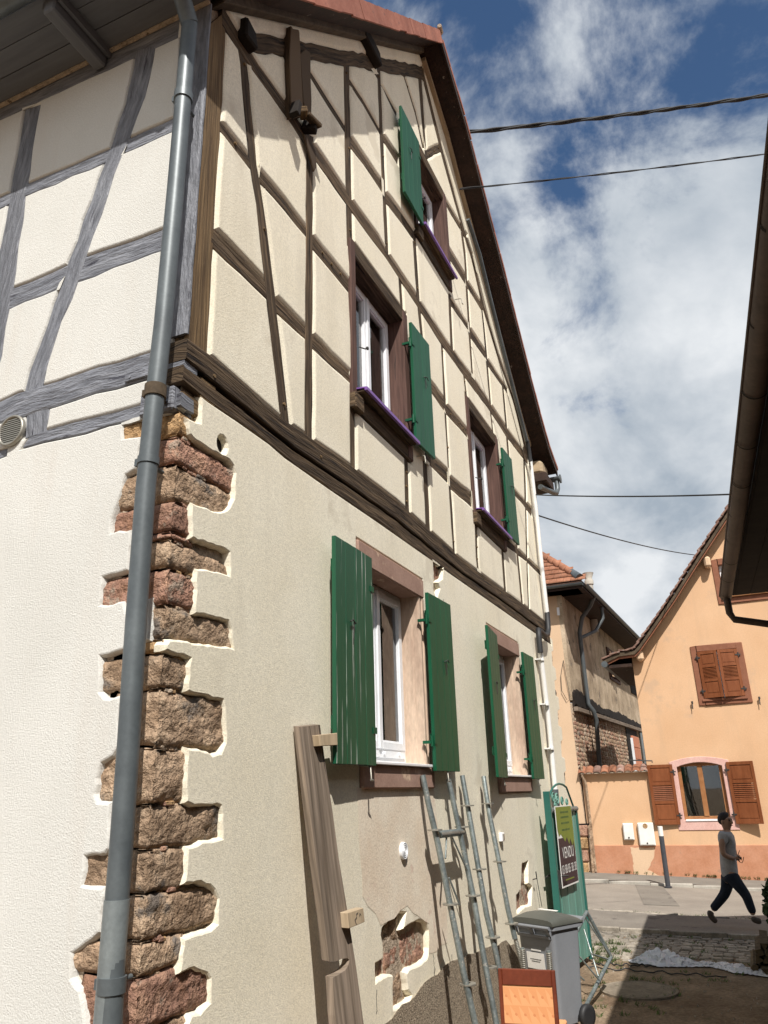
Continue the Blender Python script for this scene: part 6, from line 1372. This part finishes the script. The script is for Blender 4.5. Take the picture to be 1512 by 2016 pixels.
# folded trestle between bin and gate
TR = thing('folded_trestle', (9.2, 2.0, 0), 'folded tubular steel trestle leaning between the bin and the gate', 'trestle')
q = {'A': XP(1155, 1795, 9.75), 'B': XP(1203, 1884, 9.95), 'C': XP(1151, 1999, 9.0), 'D': XP(1127, 1850, 9.15), 'E': XP(1126, 1955, 8.9), 'M': XP(1178, 1838, 9.85)}
for k in 'BC': q[k].z = max(q[k].z, .03)
mb = MB(); mb.tube([q['D']+Vector((0, 0, -.05)), q['D'], q['A']], .021, 10); obj('tube_leg', mb, GALV, TR)
for a_, b_ in (('A', 'B'), ('B', 'C'), ('C', 'E')): mb = MB(); mb.tube([q[a_], q[b_]], .021, 10); obj('tube_leg', mb, GALV, TR)
for a_, b_ in ((XP(1148, 1800, 9.7), XP(1201, 1880, 9.9)), (XP(1128, 1868, 9.2), XP(1180, 1930, 9.4)), (XP(1165, 1878, 9.5), XP(1196, 1888, 9.8)), (XP(1150, 1830, 9.7), XP(1178, 1922, 9.5)), (XP(1131, 1912, 9.1), XP(1150, 1930, 9.2))): mb = MB(); mb.tube([a_, b_], .009, 8); obj('brace_rod', mb, GALV, TR)

# ================================================================== BOLLARD
b0_ = Vector((20.05, 2.0, gz(20, 2))); bt = XP(1299, 1627, 20.0)
BO = thing('bollard', b0_, 'slim anthracite bollard with a white slanted top', 'bollard')
tp = Vector((20.02, bt.y, bt.z)); mb = MB(); mb.tube([b0_, b0_.lerp(tp, .84)], .055, 16); obj('post', mb, GREYB, BO)
mb = MB(); mb.tube([b0_.lerp(tp, .84), tp], .0555, 16); obj('white_top', mb, PAPER, BO); mb = MB(); mb.tube([b0_, b0_+Vector((0, 0, .02))], .09, 16); obj('base_flange', mb, GREYB, BO)

# ================================================================== PLASTIC SHEET, FIREWOOD, IVY IN THE SHADE
def gq(x, y): p = G(x, y); return p
line = [G(1240, 1893), G(1262, 1890), G(1285, 1888), G(1320, 1893), G(1360, 1899), G(1400, 1900), G(1430, 1904), G(1470, 1912), G(1515, 1920), G(1560, 1925)]
hts = [.01, .07, .12, .09, .04, .035, .06, .04, .035, .02]; wd_ = [.04, .30, .42, .26, .12, .14, .24, .14, .12, .04]
mb = MB(); n = 110; rows = []
ctr = along([V2(p.x, p.y) for p in line], n)
for i in range(n+1):
    t = i/n*(len(line)-1); k = min(int(t), len(line)-2); f_ = t-k; hh = hts[k]*(1-f_)+hts[k+1]*f_; ww = wd_[k]*(1-f_)+wd_[k+1]*f_
    row = []
    for j in range(15):
        s_ = j/14*2-1; p = ctr[i]; nn = .7+.9*noise.noise(Vector((i*.16, j*.4, 2)))+.45*noise.noise(Vector((i*.5, j*.9, 9)))
        row.append((p.x+s_*ww+.05*noise.noise(Vector((i*.5, j*.6, 0))), p.y+.05*noise.noise(Vector((i*.4, j*.7, 5))), -.01+max(0, hh*(1-s_*s_))*max(.1, nn)+.012))
    rows.append(row)
mb.grid(rows, False); obj('plastic_sheet', mb, PLAST, None, label='crumpled pale plastic sheeting strewn along the ground in the shade', cat='plastic sheet')
random.seed(21)
WP0 = Vector((11.6, .2, 0)); FW = thing('firewood_stack', WP0, 'dark stack of split firewood beside the shaded wall', 'firewood')
for k in range(64):
    lx, lz = k % 8, k//8; r_ = random.uniform(.045, .065); y_ = .30-.105*lx-random.uniform(0, .04)-.05*lz; z_ = .05+.088*lz
    if lz > 3+lx*1.3: continue
    x0_ = 11.3+random.uniform(-.1, .12); n_ = random.choice((3, 4, 4, 5)); rot = random.uniform(0, 3); rows = []
    for xx in (x0_, x0_+random.uniform(.8, 1.0)): rows.append([(xx, y_+r_*random.uniform(.75, 1.1)*math.cos(rot+6.283*q_/n_), z_+r_*random.uniform(.75, 1.1)*math.sin(rot+6.283*q_/n_)) for q_ in range(n_)])
    mb = MB(); mb.grid(rows, False, True); mb.face(rows[0]); mb.face(rows[1]); obj('split_log', mb, BARK, FW)
SHB = thing('ivy_bush', (12.5, -.28, 0), 'dark ivy bush growing beside the firewood at the frame edge', 'bush')
mb = MB()
for _ in range(1500):
    th, ph = random.uniform(0, 6.283), random.uniform(-.5, 1.5); rr = random.uniform(.5, 1)**.5; c_ = Vector((12.5+.4*rr*math.cos(th)*math.cos(ph), -.28+.36*rr*math.sin(th)*math.cos(ph), .62+.42*rr*math.sin(ph)+.06*math.sin(th*3)))
    s_ = random.uniform(.03, .06); a_ = Vector((random.gauss(0, 1), random.gauss(0, 1), random.gauss(0, 1))).normalized()*s_; b_ = a_.cross(Vector((random.gauss(0, 1), random.gauss(0, 1), random.gauss(0, 1)))).normalized()*s_*.7
    mb.face([c_-a_, c_+b_, c_+a_, c_-b_])
obj('foliage', mb, LEAF, SHB)
mb = MB(); mb.tube([(12.5, -.28, 0), (12.52, -.26, .4), (12.45, -.3, .8)], [.05, .035, .02], 8); obj('trunk', mb, BARK, SHB)

# ================================================================== THE PERSON WALKING
PX = 14.6
def skinmesh(name, joints, edges, mt, parent, sub=2, root=0, grow=1.0):
    """joints: (x px, y px, depth x, radius m)"""
    me = bpy.data.meshes.new(name); me.from_pydata([XP(j[0], j[1], j[2]) for j in joints], edges, []); o_ = bpy.data.objects.new(name, me); C.objects.link(o_)
    md = o_.modifiers.new('skin', 'SKIN'); sv = me.skin_vertices[0].data
    for i, j in enumerate(joints): r_ = j[3]; sv[i].radius = tuple(k_*grow for k_ in (r_ if isinstance(r_, tuple) else (r_, r_))); sv[i].use_root = (i == root)
    md.use_smooth_shade = True; ms = o_.modifiers.new('sub', 'SUBSURF'); ms.levels = sub; ms.render_levels = sub
    bpy.context.view_layer.update(); ev_ = o_.evaluated_get(bpy.context.evaluated_depsgraph_get()); nm = bpy.data.meshes.new_from_object(ev_); bpy.data.objects.remove(o_)
    mb_ = MB(); mb_.v = [v.co.copy() for v in nm.vertices]; mb_.f = [list(p.vertices) for p in nm.polygons]; mb_.uv = [[(0, 0)]*len(f_) for f_ in mb_.f]; mb_.sm = [True]*len(mb_.f)
    return obj(name, mb_, mt, parent)
pfoot = XP(1440, 1815, PX); PER = thing('person', (PX, pfoot.y, gz(PX, pfoot.y)+.045), 'person in grey t-shirt and dark jeans striding past with hands held in front', 'person')
X0, XN, XF = PX, PX-.20, PX+.20
J = [(1436, 1720, X0, (.09, .07)), (1433, 1690, X0, (.09, .07)), (1431, 1660, X0, (.11, .08)), (1430, 1643, X0, (.11, .08)), (1431, 1635, X0, (.045, .045)), (1430, 1622, X0, (.075, .085)), (1429, 1612, X0, (.088, .10)), (1429, 1606, X0, (.06, .07)),
     (1424, 1648, XN, .058), (1421, 1664, XN-.02, .046), (1424, 1682, XN-.03, .040), (1436, 1688, XN+.02, .034), (1446, 1691, XN+.08, .028),
     (1436, 1648, XF, .055), (1441, 1664, XF+.01, .046), (1446, 1680, XF, .038), (1450, 1688, XF-.08, .028),
     (1440, 1724, XN+.10, .085), (1468, 1761, XN+.10, .058), (1484, 1803, XN+.10, .042), (1433, 1724, XF-.10, .085), (1428, 1760, XF-.10, .058), (1402, 1793, XF-.08, .042)]
Ed = [(0, 1), (1, 2), (2, 3), (3, 4), (4, 5), (5, 6), (6, 7), (3, 8), (8, 9), (9, 10), (10, 11), (11, 12), (3, 13), (13, 14), (14, 15), (15, 16), (0, 17), (17, 18), (18, 19), (0, 20), (20, 21), (21, 22)]
skinmesh('body', J, Ed, SKIN, PER, grow=1.12)
S_ = [(1438, 1731, X0, (.13, .11)), (1437, 1722, X0, (.15, .13)), (1433, 1690, X0, (.145, .125)), (1431, 1664, X0, (.165, .125)), (1430, 1646, X0, (.13, .10)), (1430, 1637, X0, (.075, .075)), (1424, 1647, XN+.02, .078), (1421.5, 1665, XN-.02, .068), (1437, 1647, XF, .072), (1441, 1663, XF+.01, .062)]
skinmesh('tshirt', S_, [(0, 1), (1, 2), (2, 3), (3, 4), (4, 5), (4, 6), (6, 7), (4, 8), (8, 9)], SHIRT, PER, grow=1.1)
Jn = [(1437, 1719, X0, (.115, .10)), (1443, 1729, XN+.10, .098), (1456, 1746, XN+.10, .083), (1469, 1762, XN+.10, .070), (1477, 1784, XN+.10, .060), (1484, 1801, XN+.10, .055), (1433, 1729, XF-.10, .098), (1431, 1746, XF-.10, .083), (1427, 1760, XF-.10, .072), (1413, 1778, XF-.09, .060), (1402, 1791, XF-.08, .055)]
skinmesh('jeans', Jn, [(0, 1), (1, 2), (2, 3), (3, 4), (4, 5), (0, 6), (6, 7), (7, 8), (8, 9), (9, 10)], JEANS, PER, grow=1.15)
skinmesh('shoe', [(1484, 1804, XN+.10, .045), (1484, 1811, XN+.10, .045), (1492, 1813, XN+.10, .042), (1500, 1814, XN+.10, .032)], [(0, 1), (1, 2), (2, 3)], SHOE, PER, grow=1.3); skinmesh('shoe', [(1401, 1793, XF-.08, .048), (1397, 1800, XF-.08, .045), (1404, 1809, XF-.08, .042), (1412, 1817, XF-.08, .032)], [(0, 1), (1, 2), (2, 3)], SHOE, PER, grow=1.3)
skinmesh('hair', [(1421, 1625, X0, .05), (1421.5, 1614, X0, (.085, .09)), (1425, 1607.5, X0, (.10, .09)), (1431, 1605, X0, (.08, .065)), (1435, 1607, X0, .04)], [(0, 1), (1, 2), (2, 3), (3, 4)], HAIR, PER, grow=1.05)
hd = XP(1429, 1618, X0); fwd = Vector((-.55, -.83, 0)).normalized(); sd = Vector((fwd.y, -fwd.x, 0))
def ball(c_, r_, mt_, name, sq=(1, 1, 1)):
    mb_ = MB(); rows = [[Vector(c_)+Vector((r_*sq[0]*math.sin(math.pi*i/8)*math.cos(2*math.pi*j/12), r_*sq[1]*math.sin(math.pi*i/8)*math.sin(2*math.pi*j/12), r_*sq[2]*math.cos(math.pi*i/8))) for j in range(12)] for i in range(9)]; mb_.grid(rows, True, True); return obj(name, mb_, mt_, PER)
ball(hd+fwd*.105+Vector((0, 0, -.005)), .022, SKIN, 'nose', (1, 1, 1.3))
for k in (-1, 1): ball(hd+fwd*.09+sd*.032*k+Vector((0, 0, .022)), .012, HAIR, 'eye'); ball(hd-fwd*.0+sd*.088*k, .028, SKIN, 'ear', (.5, .9, 1.2)); ball(hd+fwd*.092+sd*.03*k+Vector((0, 0, .045)), .014, HAIR, 'eyebrow', (1.2, 1.4, .35))
ball(hd+fwd*.092+Vector((0, 0, -.055)), .02, MAHOG, 'mouth', (1, 1.2, .35))
for wx, wy, wd2 in ((1447, 1691, XN+.08), (1451, 1688, XF-.08)):
    jl = [(wx, wy, wd2, (.032, .022)), (wx+4, wy+.5, wd2, (.038, .02))]; el_ = [(0, 1)]
    for k in range(4): i_ = len(jl); jl += [(wx+6.5, wy-1+1.1*k, wd2+.02*(k-1.5), .0095), (wx+8.6, wy+.4+1.1*k, wd2+.015*(k-1.5), .009), (wx+8.6-.3*k, wy+2.6+k, wd2+.0, .008)]; el_ += [(1, i_), (i_, i_+1), (i_+1, i_+2)]
    i_ = len(jl); jl += [(wx+3, wy-2.6, wd2-.02, .011), (wx+6, wy-3.6, wd2-.02, .009)]; el_ += [(0, i_), (i_, i_+1)]
    skinmesh('hand', jl, el_, SKIN, PER, 1)
TH = thing('held_glasses', XP(1458, 1692, PX-.1), 'thin wire-framed glasses held in the walking person\'s hands', 'glasses')
mb = MB(); mb.tube([XP(x_, y_, PX-.1) for x_, y_ in ((1453, 1683), (1455, 1677), (1456, 1674))], .006, 6); mb.tube([XP(x_, y_, PX-.1) for x_, y_ in ((1456, 1697), (1461, 1699), (1463, 1694), (1464, 1687))], .006, 6); mb.tube([XP(1453, 1683, PX-.1), XP(1456, 1697, PX-.1)], .006, 6); obj('wire_frame', mb, IRON, TH)
